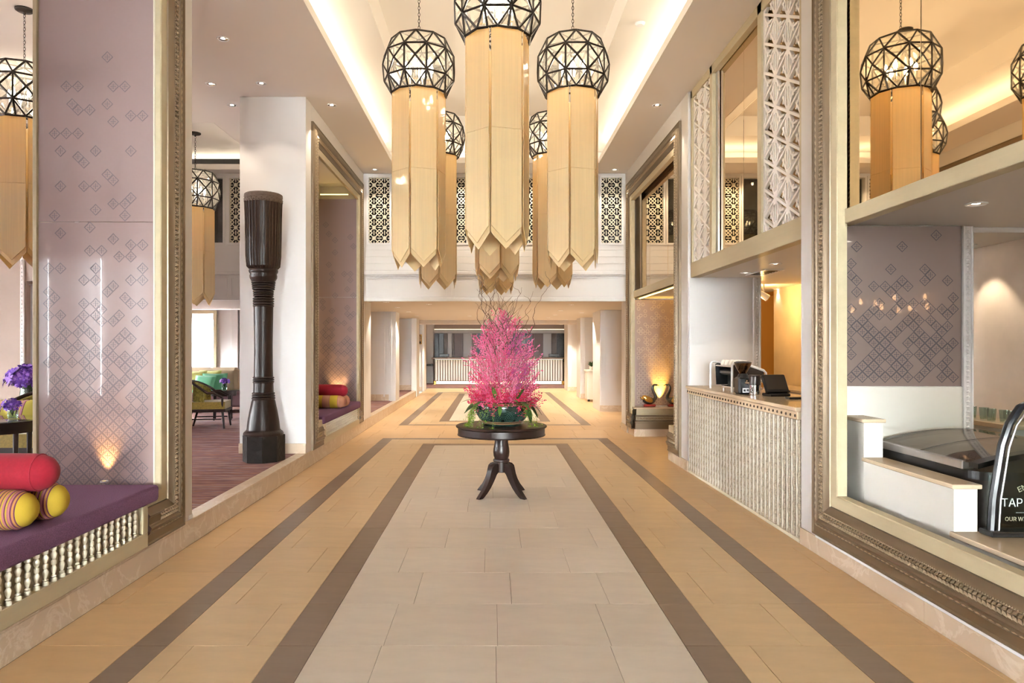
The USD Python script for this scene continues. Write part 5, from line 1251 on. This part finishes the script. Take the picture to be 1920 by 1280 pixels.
# ================================================================== SWAN NICHE
b = MB(); b.box(2.52, 3.45, 12.36, 12.84, 0.13, 0.49, 0.004); t = thing('display_plinth', 'stepped plinth with moulded sides under the gilded swans', 'plinth', (0, 0, 0))
obj('body', b, 'cream_wood', t, smooth=False)
b = MB(); b.box(2.47, 3.45, 12.32, 12.85, 0.485, 0.505, 0.004); obj('top', b, 'counter_stone', t, smooth=False)
for z0, z1, o, m in ((0.13, 0.24, 0.05, 'bronze'), (0.24, 0.265, 0.06, 'bronze'), (0.265, 0.285, 0.045, 'bronze'), (0.29, 0.345, 0.04, 'bronze_ornament'), (0.35, 0.375, 0.05, 'bronze')):
    b = MB(); b.box(2.54 - o, 3.45, 12.36 - o, 12.5, z0, z1, 0.005); obj('moulding', b, m, t, smooth=False)
q = MB()
for i in range(36): q.ball((2.50 + 0.026 * i, 12.318, 0.317), 0.014, -1, (0.7, 0.6, 1.4))
obj('carving', q, 'bronze', t, smooth=False, kind='stuff')
b = MB(); b.box(2.47, 3.45, 12.30, 12.36, 0, 0.13, 0.003); b.box(2.47, 2.52, 12.36, 12.84, 0, 0.13, 0.003); obj('base', b, 'stone', t, smooth=False)
def swan(label, loc, rz):
    t = thing('swan_figurine', label, 'swan figurine', loc, rz)
    b = MB(); b.box(-0.11, 0.11, -0.06, 0.06, 0, 0.045, 0.012); obj('base', b, 'red_lacquer', t, smooth=False)
    b = MB(); b.ball((0, 0, 0.105), 1.0, 3, (0.115, 0.068, 0.062)); obj('body', b, 'swan_dark', t, smooth=True)
    for s in (-1, 1):
        b = MB(); b.ball((0, 0, 0), 1.0, 2, (0.095, 0.018, 0.05)); b.xf(tr(-0.03, s * 0.055, 0.135) @ rot((0, 1, 0), 28)); obj('wing', b, 'gold', t, smooth=True)
    pts = [(0.075, 0, 0.11), (0.12, 0, 0.15), (0.115, 0, 0.20), (0.08, 0, 0.26), (0.06, 0, 0.32), (0.07, 0, 0.37), (0.10, 0, 0.395), (0.125, 0, 0.385)]
    p = np.array(pts); s = np.linspace(0, 7, 24); p = np.stack([np.interp(s, range(8), p[:, k]) for k in range(3)], 1)
    for _ in range(3): p[1:-1] = (p[:-2] + p[1:-1] * 2 + p[2:]) / 4
    b = MB(); b.tube(p, np.linspace(0.034, 0.014, 24), 10); b.ball(p[-1], 0.022, 1, (1.3, 0.8, 0.9)); obj('neck', b, 'swan_dark', t, smooth=True)
    b = MB(); b.lathe([(0.011, 0), (0.008, 0.02), (0, 0.045)], seg=10); b.xf(tr(*(p[-1] + [0.02, 0, -0.002])) @ rot((0, 1, 0), 105)); obj('beak', b, 'gold', t)
    b = MB(); b.ball((0, 0, 0), 1.0, 1, (0.05, 0.03, 0.018)); b.xf(tr(-0.12, 0, 0.14) @ rot((0, 1, 0), 35)); obj('tail', b, 'gold', t, smooth=True)
swan('dark gilded swan figurine on a red base, fully visible in the niche', (X(1217, 12.55), 12.55, 0.506), 0)
swan('gilded swan figurine half hidden by the frame at the right of the niche', (X(1263, 12.55), 12.55, 0.506), 180)
uplight('bright yellow uplight between the two swans', (X(1239, 12.6), 12.63, 0.506), 42, (1.0, 0.60, 0.12), 20, (0, 0.05, 1))
b = MB(); b.box(2.62, 2.64, 9.6, 12.6, LOW - 0.014, LOW - 0.006); tag(obj('niche_lamp', b, 'led_gold'), 'warm strip light under the beam of the swan niche', 'strip light')
b = MB(); b.box(-3.1, -2.6, 12.64, 12.66, 4.3, 4.312); tag(obj('niche_lamp', b, 'led_gold'), 'warm strip light on top of the glass panel behind the farther bench', 'strip light')

# ================================================================== LOUNGE FURNITURE
def armchair(label, loc, rz, group=None, sc=1.0):
    """faces +y; tub chair with a curved dark wood rail"""
    t = thing('armchair', label, 'armchair', loc, rz, group)
    if sc != 1.0: UsdGeom.Xformable(t).AddScaleOp().Set(Gf.Vec3f(1, 1, sc))
    b = MB(); b.poly(sbox(-0.25, -0.22, 0.25, 0.26).buffer(0.04, 4), 0.12); b.v = [v + [0, 0, 0.33] for v in b.v]; obj('seat', b, 'olive_seat', t, smooth=30)
    b = MB(); b.poly(sbox(-0.27, -0.24, 0.27, 0.28).buffer(0.03, 4), 0.05); b.v = [v + [0, 0, 0.28] for v in b.v]; obj('seat_frame', b, 'dark_wood', t, smooth=30)
    a = np.radians(np.linspace(-20, 200, 25))
    rail = [(0.32 * math.cos(q), -0.31 * math.sin(q) + 0.02, 0.60 + 0.19 * max(0, math.sin(q)) ** 0.8) for q in a]
    rail = [(0.30, 0.27, 0.52)] + rail + [(-0.30, 0.27, 0.52)]
    b = MB(); b.tube(rail, 0.022, 8); obj('arm_rail', b, 'dark_wood', t)
    v = []; aa = np.radians(np.linspace(12, 168, 17))
    for q in aa:
        top = 0.60 + 0.19 * math.sin(q) ** 0.8 - 0.01
        for rr_, zz_ in ((0.285, 0.42), (0.285, top), (0.245, top - 0.01), (0.245, 0.43)): v.append((rr_ * 1.02 * math.cos(q), -rr_ * math.sin(q) + 0.02, zz_))
    f = []
    for i in range(16):
        for k in range(4): f.append((i * 4 + k, i * 4 + (k + 1) % 4, i * 4 + 4 + (k + 1) % 4, i * 4 + 4 + k))
    f += [(0, 3, 2, 1), (64, 65, 66, 67)]
    b = MB(); b.add(v, f); obj('backrest', b, 'olive_fabric', t, smooth=40)
    for x, y in ((-0.26, 0.26), (0.26, 0.26)):
        b = MB(); b.tube([(x * 1.08, y + 0.03, 0), (x, y, 0.28), (x * 1.12, y, 0.53)], [0.016, 0.021, 0.018], 8); obj('leg', b, 'dark_wood', t)
    for x in (-0.22, 0.22):
        b = MB(); b.tube([(x * 1.1, -0.32, 0), (x, -0.24, 0.28), (x * 1.05, -0.26, 0.75)], [0.015, 0.02, 0.016], 8); obj('leg', b, 'dark_wood', t)
    for x in (-1, 1):
        b = MB(); b.tube([(x * 0.26, 0.24, 0.16), (x * 0.22, -0.27, 0.16)], 0.011, 6); obj('stretcher', b, 'dark_wood', t)
    return t
def cafe_table(label, loc, r, h):
    t = thing('round_table', label, 'table', loc)
    b = MB(); b.lathe([(0, h - 0.016), (r, h - 0.016), (r, h - 0.004), (0, h - 0.004)], seg=40, cap=False); obj('table_top', b, 'dark_wood', t, smooth=30)
    b = MB(); b.lathe([(0, h - 0.003), (r + 0.01, h - 0.003), (r + 0.012, h + 0.002), (r + 0.01, h + 0.006), (0, h + 0.006)], seg=40, cap=False); obj('glass_top', b, 'display_glass', t, smooth=30)
    b = MB(); b.lathe([(r - 0.06, h - 0.016), (r - 0.05, h - 0.016), (r - 0.06, h - 0.11), (r - 0.08, h - 0.11)], seg=40); obj('apron', b, 'dark_wood', t, smooth=30)
    for k in range(4):
        a = PI / 4 + k * PI / 2 + 0.3; c, s = math.cos(a), math.sin(a); q = r - 0.10
        b = MB(); b.tube([(q * c, q * s, h - 0.02), (q * 0.98 * c, q * 0.98 * s, h * 0.5), (q * 1.05 * c, q * 1.05 * s, 0)], [0.024, 0.020, 0.017], 8); obj('leg', b, 'dark_wood', t)
    b = MB(); q = r - 0.10
    for k in range(2):
        a = PI / 4 + k * PI / 2 + 0.3; b.tube([(q * math.cos(a), q * math.sin(a), 0.2), (-q * math.cos(a), -q * math.sin(a), 0.2)], 0.012, 6)
    obj('stretcher', b, 'dark_wood', t)
    return t
def orchid_vase(label, loc, vr, vh, br, n, seed):
    rr = random.Random(seed); t = thing('orchid_vase', label, 'vase of orchids', loc)
    b = MB(); b.lathe([(0, 0), (vr * 0.8, 0), (vr, vh * 0.4), (vr * 0.9, vh), (vr * 0.86, vh), (vr * 0.95, vh * 0.4), (vr * 0.75, 0.008), (0, 0.008)], seg=24, cap=False); obj('glass_vase', b, 'display_glass', t)
    b1, b2, st = MB(), MB(), MB()
    for i in range(n):
        d = np.array([rr.gauss(0, 1), rr.gauss(0, 1), abs(rr.gauss(0, .9))]); d /= np.linalg.norm(d); c = np.array([0, 0, vh + br * 0.25]) + d * br * np.array([1.0, 1.0, 0.85]) * rr.uniform(0.55, 1.05)
        s = br * 0.17 if br > 0.1 else br * 0.3; mb = b1 if rr.random() < 0.6 else b2
        u = np.cross(d, [0.3, 0.2, 1]); u /= np.linalg.norm(u); w = np.cross(d, u)
        for e in range(5):
            a = e * 2 * PI / 5 + rr.random() * .4; p = math.cos(a) * u + math.sin(a) * w; o = np.cross(d, p)
            mb.add([c, c + p * s + o * s * .5 + d * s * .1, c + p * s * 1.5 + d * s * .25, c + p * s - o * s * .5 + d * s * .1], [(0, 1, 2, 3)])
        st.tube([(0, 0, vh * 0.3), c * np.array([.5, .5, 1]) * 0.8, c], 0.002, 3)
    obj('orchid_bloom', b1, 'orchid_purple', t, smooth=False, kind='stuff'); obj('orchid_bloom', b2, 'orchid_light', t, smooth=False, kind='stuff'); obj('stem', st, 'leaf_deep', t, kind='stuff')
def pillow(label, mat, loc, size, rz, tilt, th=0.07):
    t = thing('throw_pillow', label, 'pillow', loc, rz)
    w, h = size; n = 14; g = np.linspace(-1, 1, n); v = []
    for sgn in (1, -1):
        for a in g:
            for c in g:
                e = (1 - a ** 4) ** 0.5 * (1 - c ** 4) ** 0.5
                pin = 1 - 0.07 * (1 - abs(a)) * abs(c) - 0.07 * (1 - abs(c)) * abs(a)
                v.append((a * w / 2 * pin, sgn * th * e, (c * pin + 1) * h / 2))
    f = []
    for s in range(2):
        for i in range(n - 1):
            for j in range(n - 1):
                q = s * n * n + i * n + j; t4 = (q, q + n, q + n + 1, q + 1); f.append(t4 if s == 0 else t4[::-1])
    b = MB(); b.add(v, f); b.xf(rot((1, 0, 0), tilt)); obj('cover', b, mat, t, smooth=True)
    q = MB(); e = []
    for a, c in [(-1, x) for x in np.linspace(-1, 1, 8)] + [(x, 1) for x in np.linspace(-1, 1, 8)[1:]] + [(1, x) for x in np.linspace(1, -1, 8)[1:]] + [(x, -1) for x in np.linspace(1, -1, 8)[1:-1]]:
        pin = 1 - 0.07 * (1 - abs(a)) * abs(c) - 0.07 * (1 - abs(c)) * abs(a); e.append((a * w / 2 * pin, 0, (c * pin + 1) * h / 2))
    q.tube(e, 0.004, 5, True); q.xf(rot((1, 0, 0), tilt)); obj('piping', q, mat, t)
ny = 6.35
cafe_table('round dark table with a glass top at the left edge of the lounge', (-4.45, ny, PLAT), 0.36, 0.715)
orchid_vase('small glass of purple orchids on the round table at the left edge', (X(24, ny), ny, PLAT + 0.722), 0.045, 0.085, 0.085, 26, 3)
armchair('dark wood armchair behind the near round table holding the striped pillow', (-4.75, 7.25, PLAT), 180, sc=1.13)
pillow('yellow pillow with mauve stripes leaning in the armchair behind the near table', 'pillow_stripe', (-4.95, 7.15, PLAT + 0.51), (0.62, 0.34), 0, -22)
armchair('dark wood armchair with olive seat drawn up to the left of the near round table', (-4.62, 5.72, PLAT), -20)
armchair('dark wood armchair with olive seat right beyond the near round table', (-3.95, 6.75, PLAT), 120)
y = 9.3; t = thing('console_table', 'dark console carrying the big purple orchid bouquet behind the armchair', 'console', (X(40, y), y, PLAT))
b = MB(); b.box(-0.4, 0.4, -0.2, 0.2, 0.58, 0.62, 0.005); obj('top', b, 'dark_wood', t, smooth=False)
for x in (-0.36, 0.36):
    for yy in (-0.16, 0.16):
        b = MB(); b.box(x - 0.02, x + 0.02, yy - 0.02, yy + 0.02, 0, 0.58, 0.004); obj('leg', b, 'dark_wood', t, smooth=False)
orchid_vase('big bouquet of deep purple orchids behind the striped pillow', (X(54, 9.3), 9.3, PLAT + 0.621), 0.11, 0.20, 0.28, 150, 9)
# seating group beyond the drum
armchair('dark wood armchair with patterned olive back seen past the pilaster', (X(393, 12.0), 12.0, PLAT), -80)
cafe_table('round dark table with glass top in front of the far lounge sofa', (X(418, 13.3), 13.3, PLAT), 0.30, 0.56)
orchid_vase('tiny glass of purple orchids on the far lounge table', (X(421, 13.2), 13.2, PLAT + 0.567), 0.05, 0.12, 0.09, 26, 5)
t = thing('sofa', 'pale tan lounge sofa with mauve seat under the curtained window', 'sofa', (-6.3, 15.0, PLAT))
b = MB(); b.box(-1.0, 1.35, -0.4, 0.35, 0.12, 0.42, 0.04); obj('seat', b, 'mauve_upholstery', t, smooth=30)
b = MB(); b.box(-1.0, 0.75, 0.25, 0.5, 0.12, 0.92, 0.06); obj('backrest', b, 'tan_upholstery', t, smooth=30)
b = MB(); b.box(1.35, 1.5, -0.4, 0.5, 0.12, 0.60, 0.04); obj('armrest', b, 'tan_upholstery', t, smooth=30)
for x in (-0.9, 1.4):
    for yy in (-0.33, 0.42):
        b = MB(); b.box(x - 0.025, x + 0.025, yy - 0.025, yy + 0.025, 0, 0.12); obj('leg', b, 'dark_wood', t, smooth=False)
pillow('bright green pillow at the right of the lounge sofa', 'green_fabric', (X(402, 14.7), 14.66, PLAT + 0.43), (0.50, 0.42), 12, -25)
pillow('green pillow half hidden by the armchair on the lounge sofa', 'green_fabric', (X(379, 14.5), 14.50, PLAT + 0.43), (0.46, 0.38), -8, -25)
pillow('lime patterned pillow at the left of the lounge sofa', 'lime_fabric', (X(362, 14.8), 14.80, PLAT + 0.45), (0.48, 0.44), 5, -22)
pillow('lime patterned pillow behind the green ones on the lounge sofa', 'lime_fabric', (X(391, 15.1), 15.02, PLAT + 0.45), (0.5, 0.44), -6, -20)
def curtain(label, x0, x1, y, z0, z1, mat, folds, amp=0.03, seed=1):
    t = thing('curtain', label, 'curtain', (x0, y, z0)); rr = random.Random(seed); n = folds * 8; v, f = [], []
    hs = np.linspace(0, 1, 7)
    for h in hs:
        for i in range(n + 1):
            s = i / n; v.append(((x1 - x0) * s, amp * (0.6 + 0.4 * (1 - h)) * math.sin(2 * PI * folds * s + 0.8 * math.sin(9 * s)), h * (z1 - z0)))
    for j in range(6):
        for i in range(n): q = j * (n + 1) + i; f.append((q, q + 1, q + n + 2, q + n + 1))
    b = MB(); b.add(v, f); obj('cloth', b, mat, t, smooth=True)
    b = MB(); b.tube([(-0.05, 0, z1 - z0 + 0.01), (x1 - x0 + 0.05, 0, z1 - z0 + 0.01)], 0.012, 6); obj('rail', b, 'aluminium', t)
curtain('white sheer curtain drawn over the far lounge window', -8.38, -6.62, 16.52, PLAT + 0.1, 2.36, 'sheer_curtain', 16)
for k, (a, c) in enumerate(((-8.98, -8.6), (-8.1, -7.58), (-7.15, -6.7), (-4.65, -3.95))):
    curtain('sheer curtain over the %s slit window behind the viewer' % ('first', 'second', 'third', 'fourth')[k], a, c, -3.42, 0.5, 3.4, 'dense_sheer', 4 + k % 2)
curtain('white sheer curtain in the tall window behind the purple bouquet', -7.0, -6.32, 10.66, PLAT + 0.1, 2.5, 'sheer_curtain', 7)

# ================================================================== CORRIDOR AND RECEPTION
y = 28.8
t = thing('reception_desk', 'long reception desk with lit vertical slats at the end of the corridor', 'reception desk', (X(812, y), y, 0.012))
Lx = X(1059, y) - X(812, y)
b = MB(); b.box(0.06, Lx - 0.06, 0.06, 0.7, 0.16, 1.03); obj('body', b, 'desk_gap', t, smooth=False)
b = MB(); b.box(-0.06, Lx + 0.08, -0.12, 0.75, 1.06, 1.12, 0.006); obj('top', b, 'slab_brown', t, smooth=False)
ns = 50
for i in range(ns):
    q = MB(); xx = 0.08 + (Lx - 0.16) * (i + 0.5) / ns; q.box(xx - 0.034, xx + 0.034, 0.02, 0.06, 0.17, 1.02, 0.01); obj('slat', q, 'desk_slat', t, smooth=False)
b = MB(); b.box(0.1, Lx - 0.1, -0.06, -0.035, 1.035, 1.055); obj('lamp_strip', b, 'led_desk', t, smooth=False)
b = MB(); b.box(0.12, Lx - 0.12, 0.10, 0.14, 0.03, 0.15); obj('toe_lamp', b, 'led_desk', t, smooth=False)
b = MB(); b.box(0.02, 0.1, 0.04, 0.6, 0, 0.16, 0.004); b.box(Lx - 0.1, Lx - 0.02, 0.04, 0.6, 0, 0.16, 0.004); obj('foot', b, 'gold', t, smooth=False)
for u0, u1, lab in ((824, 842, 'black monitor at the left end of the reception desk'), (1029, 1048, 'black monitor at the right end of the reception desk')):
    x0, x1 = X(u0, 29.1), X(u1, 29.1); t = thing('monitor', lab, 'monitor', (x0, 29.1, 1.133))
    b = MB(); b.box(0, x1 - x0, -0.02, 0.02, 0.03, 0.14, 0.008); obj('screen', b, 'black_plastic', t, smooth=False)
    b = MB(); b.box((x1 - x0) / 2 - 0.08, (x1 - x0) / 2 + 0.08, -0.08, 0.08, 0, 0.015); b.box((x1 - x0) / 2 - 0.02, (x1 - x0) / 2 + 0.02, -0.01, 0.02, 0.01, 0.05); obj('stand', b, 'black_plastic', t, smooth=False)
y = 31.1
pan = [(814, 823, 'slab_dark'), (823, 832, 'slab_dark'), (832, 839, 'slab_brown'), (839, 848, 'slab_grey'), (848, 852, 'slab_brown'), (852, 868, 'slab_mauve'), (868, 885, 'slab_grey'), (885, 894, 'slab_brown'), (894, 912, 'slab_dusk'), (912, 930, 'slab_mauve'), (930, 948, 'slab_grey'), (948, 966, 'slab_dusk'),
       (966, 984, 'slab_dark'), (984, 998, 'slab_dusk'), (998, 1001, 'slab_brown'), (1001, 1018, 'slab_mauve'), (1018, 1034, 'slab_grey'), (1034, 1044, 'slab_brown'), (1044, 1058, 'slab_dark')]
wrp = stage.GetPrimAtPath('/World/wall_reception')
for i, (u0, u1, m) in enumerate(pan):
    b = MB(); b.box(X(u0, y) + 0.01, X(u1, y) - 0.01, y - 0.03 * (i % 2), y + 0.05, 0.9, 2.16, 0.004); obj('wall_panel', b, m, wrp, smooth=False)
b = MB(); b.box(X(812, y), X(1060, y), y - 0.12, y + 0.05, 2.17, 2.33, 0.004); obj('pelmet', b, 'slab_grey', wrp, smooth=False)
b = MB(); b.box(X(812, y), X(1060, y), y - 0.06, y - 0.03, 2.335, 2.35); tag(obj('reception_lamp', b, 'led_desk'), 'strip light over the reception back wall', 'strip light')
for u in (800, 1061):
    b = MB(); b.box(X(u, 30.2), X(u + (12 if u < 900 else 3), 30.2), 30.2, 30.9, 0, LOW + 0.1, 0.005); struct('trim_reception', b, 'white_paint')
b = MB(); b.box(X(797, 25.8), X(799, 25.8), 25.8, 25.83, 0.1, 2.35); tag(obj('wall_lamp', b, 'led_desk'), 'vertical strip light beside the corridor end, left of the reception', 'strip light')
b = MB(); b.box(X(800, 30), X(812, 30), 29.9, 30.1, 0.76, 0.84, 0.004); tag(obj('wall_shelf', b, 'black_plastic'), 'small dark shelf left of the reception desk', 'shelf')
y = 24.98; t = thing('framed_picture', 'small framed sepia picture on the left wall at the corridor end', 'picture', (X(780, y), y, Z(645, y)))
w, h = X(791, y) - X(780, y), Z(627, y) - Z(645, y)
b = MB(); frame_ring(b, 0, w, 0, h, 0.025, -0.03, 0); obj('frame', b, 'gold', t, smooth=False)
b = MB(); b.box(0.02, w - 0.02, -0.012, 0, 0.02, h - 0.02); obj('print', b, 'print_sepia', t, smooth=False)
q = MB(); q.box(0.03, w - 0.03, -0.0135, -0.012, 0.03, 0.09); q.box(0.05, 0.12, -0.0135, -0.012, 0.12, 0.22); obj('print_dark', q, 'slab_dark', t, smooth=False)
y = 20.2; t = thing('corridor_cabinet', 'narrow white cabinet between the columns on the right of the corridor', 'cabinet', (X(1101, y), y, 0))
b = MB(); b.box(0, 0.5, 0, 0.5, 0.06, 0.86, 0.006); obj('body', b, 'cream_wall', t, smooth=False)
b = MB(); b.box(-0.03, 0.5, -0.03, 0.53, 0.86, 0.91, 0.006); obj('top', b, 'cream_wall', t, smooth=False)
for x in (0.05, 0.45):
    b = MB(); b.box(x - 0.03, x + 0.03, 0.02, 0.08, 0, 0.06); obj('foot', b, 'black_plastic', t, smooth=False)
t = thing('potted_plant', 'small dark green plant in a pot on the corridor cabinet', 'plant', (X(1109, 20.35), 20.35, 0.911))
b = MB(); b.lathe([(0, 0), (0.05, 0), (0.07, 0.09), (0.06, 0.09), (0, 0.08)], seg=16, cap=False); obj('pot', b, 'china', t)
rr = random.Random(6); q = MB()
for i in range(24):
    a, e = rr.uniform(0, 6.28), rr.uniform(.3, 1.2); d = np.array([math.cos(a) * math.cos(e), math.sin(a) * math.cos(e), math.sin(e)]); s = np.cross(d, [0, 0, 1]); s /= np.linalg.norm(s); c = np.array([0, 0, .08])
    q.add([c, c + d * .1 + s * .025, c + d * .19, c + d * .1 - s * .025], [(0, 1, 2, 3)])
obj('foliage', q, 'leaf_deep', t, smooth=False, kind='stuff')

# ================================================================== DOWNLIGHTS
dl_ring, dl_ref = MB(), MB()
dl_ring.lathe([(0.048, 0.0), (0.065, 0.0), (0.066, -0.004), (0.060, -0.008), (0.050, -0.004)], seg=28, cap=False)
dl_ref.lathe([(0.050, -0.004), (0.036, -0.0015), (0.024, -0.001)], seg=28, cap=False)
dl_lens = MB(); dl_lens.lathe([(0.024, -0.0012), (0.014, -0.004), (0, -0.005)], seg=18, cap=False)
def downlight(label, x, y, z, power, cone=42, col=(1.0, 0.86, 0.68), group=None, tilt=(0, 0, -1)):
    t = thing('downlight', label, 'downlight', (x, y, z), group=group)
    obj('trim_ring', dl_ring, 'white_gloss', t); obj('reflector', dl_ref, 'chrome', t); obj('lens', dl_lens, 'lamp_glow', t)
    if power: lamp('lamp', t, (0, 0, -0.03), power, col, 0.02, cone, tilt)
def onceil(u, v, z): y = (z - H) * F / (VY - v); return X(u, y), y
P0 = SPOT
for u, v, lab, p in ((418, 72, 'downlight in the left soffit above the tall pilaster, largest of that group', 1), (395, 157, 'downlight in the left soffit near the lounge tray, left one of a pair', 1), (490, 156, 'downlight in the left soffit near the top of the white column', .35), (435, 197, 'downlight in the left soffit just left of the white column top', .35),
                     (622, 197, 'downlight in the left soffit above the farther bench frame', 1), (703, 318, 'small downlight at the far left end of the hall soffit', .5), (1232, 197, 'downlight in the right soffit above the swan niche frame', 1), (1153, 318, 'small downlight at the far right end of the hall soffit', .5)):
    x, y = onceil(u, v, SOF - 0.0); downlight(lab, x, y, SOF - 0.001, P0 * p)
for x, lab in ((-1.12, 'downlight washing the upper wall, hidden behind the left fabric tubes'), (0.05, 'downlight washing the upper wall, hidden behind the middle fabric tubes'), (1.2, 'downlight washing the upper wall, hidden behind the right fabric tubes')):
    downlight(lab, x, 12.45, SOF - 0.001, P0 * 1.3, 65, tilt=(0, 0.35, -1))
for u, v, lab in ((1398, 511, 'downlight in the cafe soffit nearest the white wall'), (1454, 494, 'downlight in the cafe soffit over the espresso machine'), (1458, 541, 'faint downlight deep in the cafe ceiling above the till')):
    x, y = onceil(u, v, LOW); downlight(lab, x, y, LOW - 0.001, P0 * 0.45)
x, y = onceil(1830, 383, LOW + 0.035); downlight('large downlight in the grey soffit above the dark diamond panel', x, y, LOW + 0.039, P0 * 0.5)
x, y = onceil(1833, 459, LOW + 0.035); downlight('downlight close to the beige cafe wall behind the carved strip', 4.05, 6.0, LOW - 0.001, P0 * 0.6)
downlight('downlight washing the beige cafe wall beside the till', 4.08, 8.2, LOW - 0.001, P0 * 0.6)
downlight('downlight washing the beige cafe wall at the right edge', 4.05, 4.7, LOW + 0.039, P0 * 0.7)
cz = LOW + 0.02
for u, v, lab, p in ((804, 570, 'largest downlight in the corridor ceiling, left of the flowers', 1), (766, 584, 'downlight in the corridor ceiling near the first left pilaster', 1), (781, 592, 'faint downlight farther along the corridor ceiling on the left', 1), (1071, 571, 'largest downlight in the corridor ceiling, right of the flowers', 1), (1091, 586, 'downlight in the corridor ceiling near the first right column', 1), (1051, 582, 'second downlight in the corridor ceiling right of the flowers', 1),
                     (1041, 590, 'third downlight in the corridor ceiling right of the flowers', 1), (1028, 595, 'fourth downlight in the corridor ceiling right of the flowers', 1), (1062, 599, 'faint downlight at the far right of the corridor ceiling', 1), (745, 576, 'dim downlight in the corridor ceiling at the left', 0.4), (724, 566, 'dim downlight in the corridor ceiling nearest its left front corner', 0.4), (880, 592, 'downlight in the corridor ceiling behind the willow twigs', 1)):
    x, y = onceil(u, v, cz); downlight(lab, x, y, cz - 0.001, P0 * 3.2 * p, 55)
for k, (x, y) in enumerate(((-2.0, 24.0), (2.35, 24.2), (-2.3, 27.0), (-0.9, 27.2), (1.2, 27.2), (2.6, 27.0))):
    downlight(['downlight by the small picture at the corridor end', 'downlight washing the last right column', 'reception downlight at far left', 'reception downlight left of centre', 'reception downlight right of centre', 'reception downlight at far right'][k], x, y, (LOW - 0.101) if y < 24.4 else LOW + 0.119, P0 * 4.0, 55)
x, y = onceil(1200, 43, 5.10); b = MB(); b.lathe([(0.055, 0), (0.055, -0.012), (0.04, -0.03), (0, -0.032)], (x, y, 5.10), 24, cap=False); tag(obj('smoke_detector', b, 'white_gloss'), 'round white smoke detector on the ceiling at the right of the chandeliers', 'smoke detector')
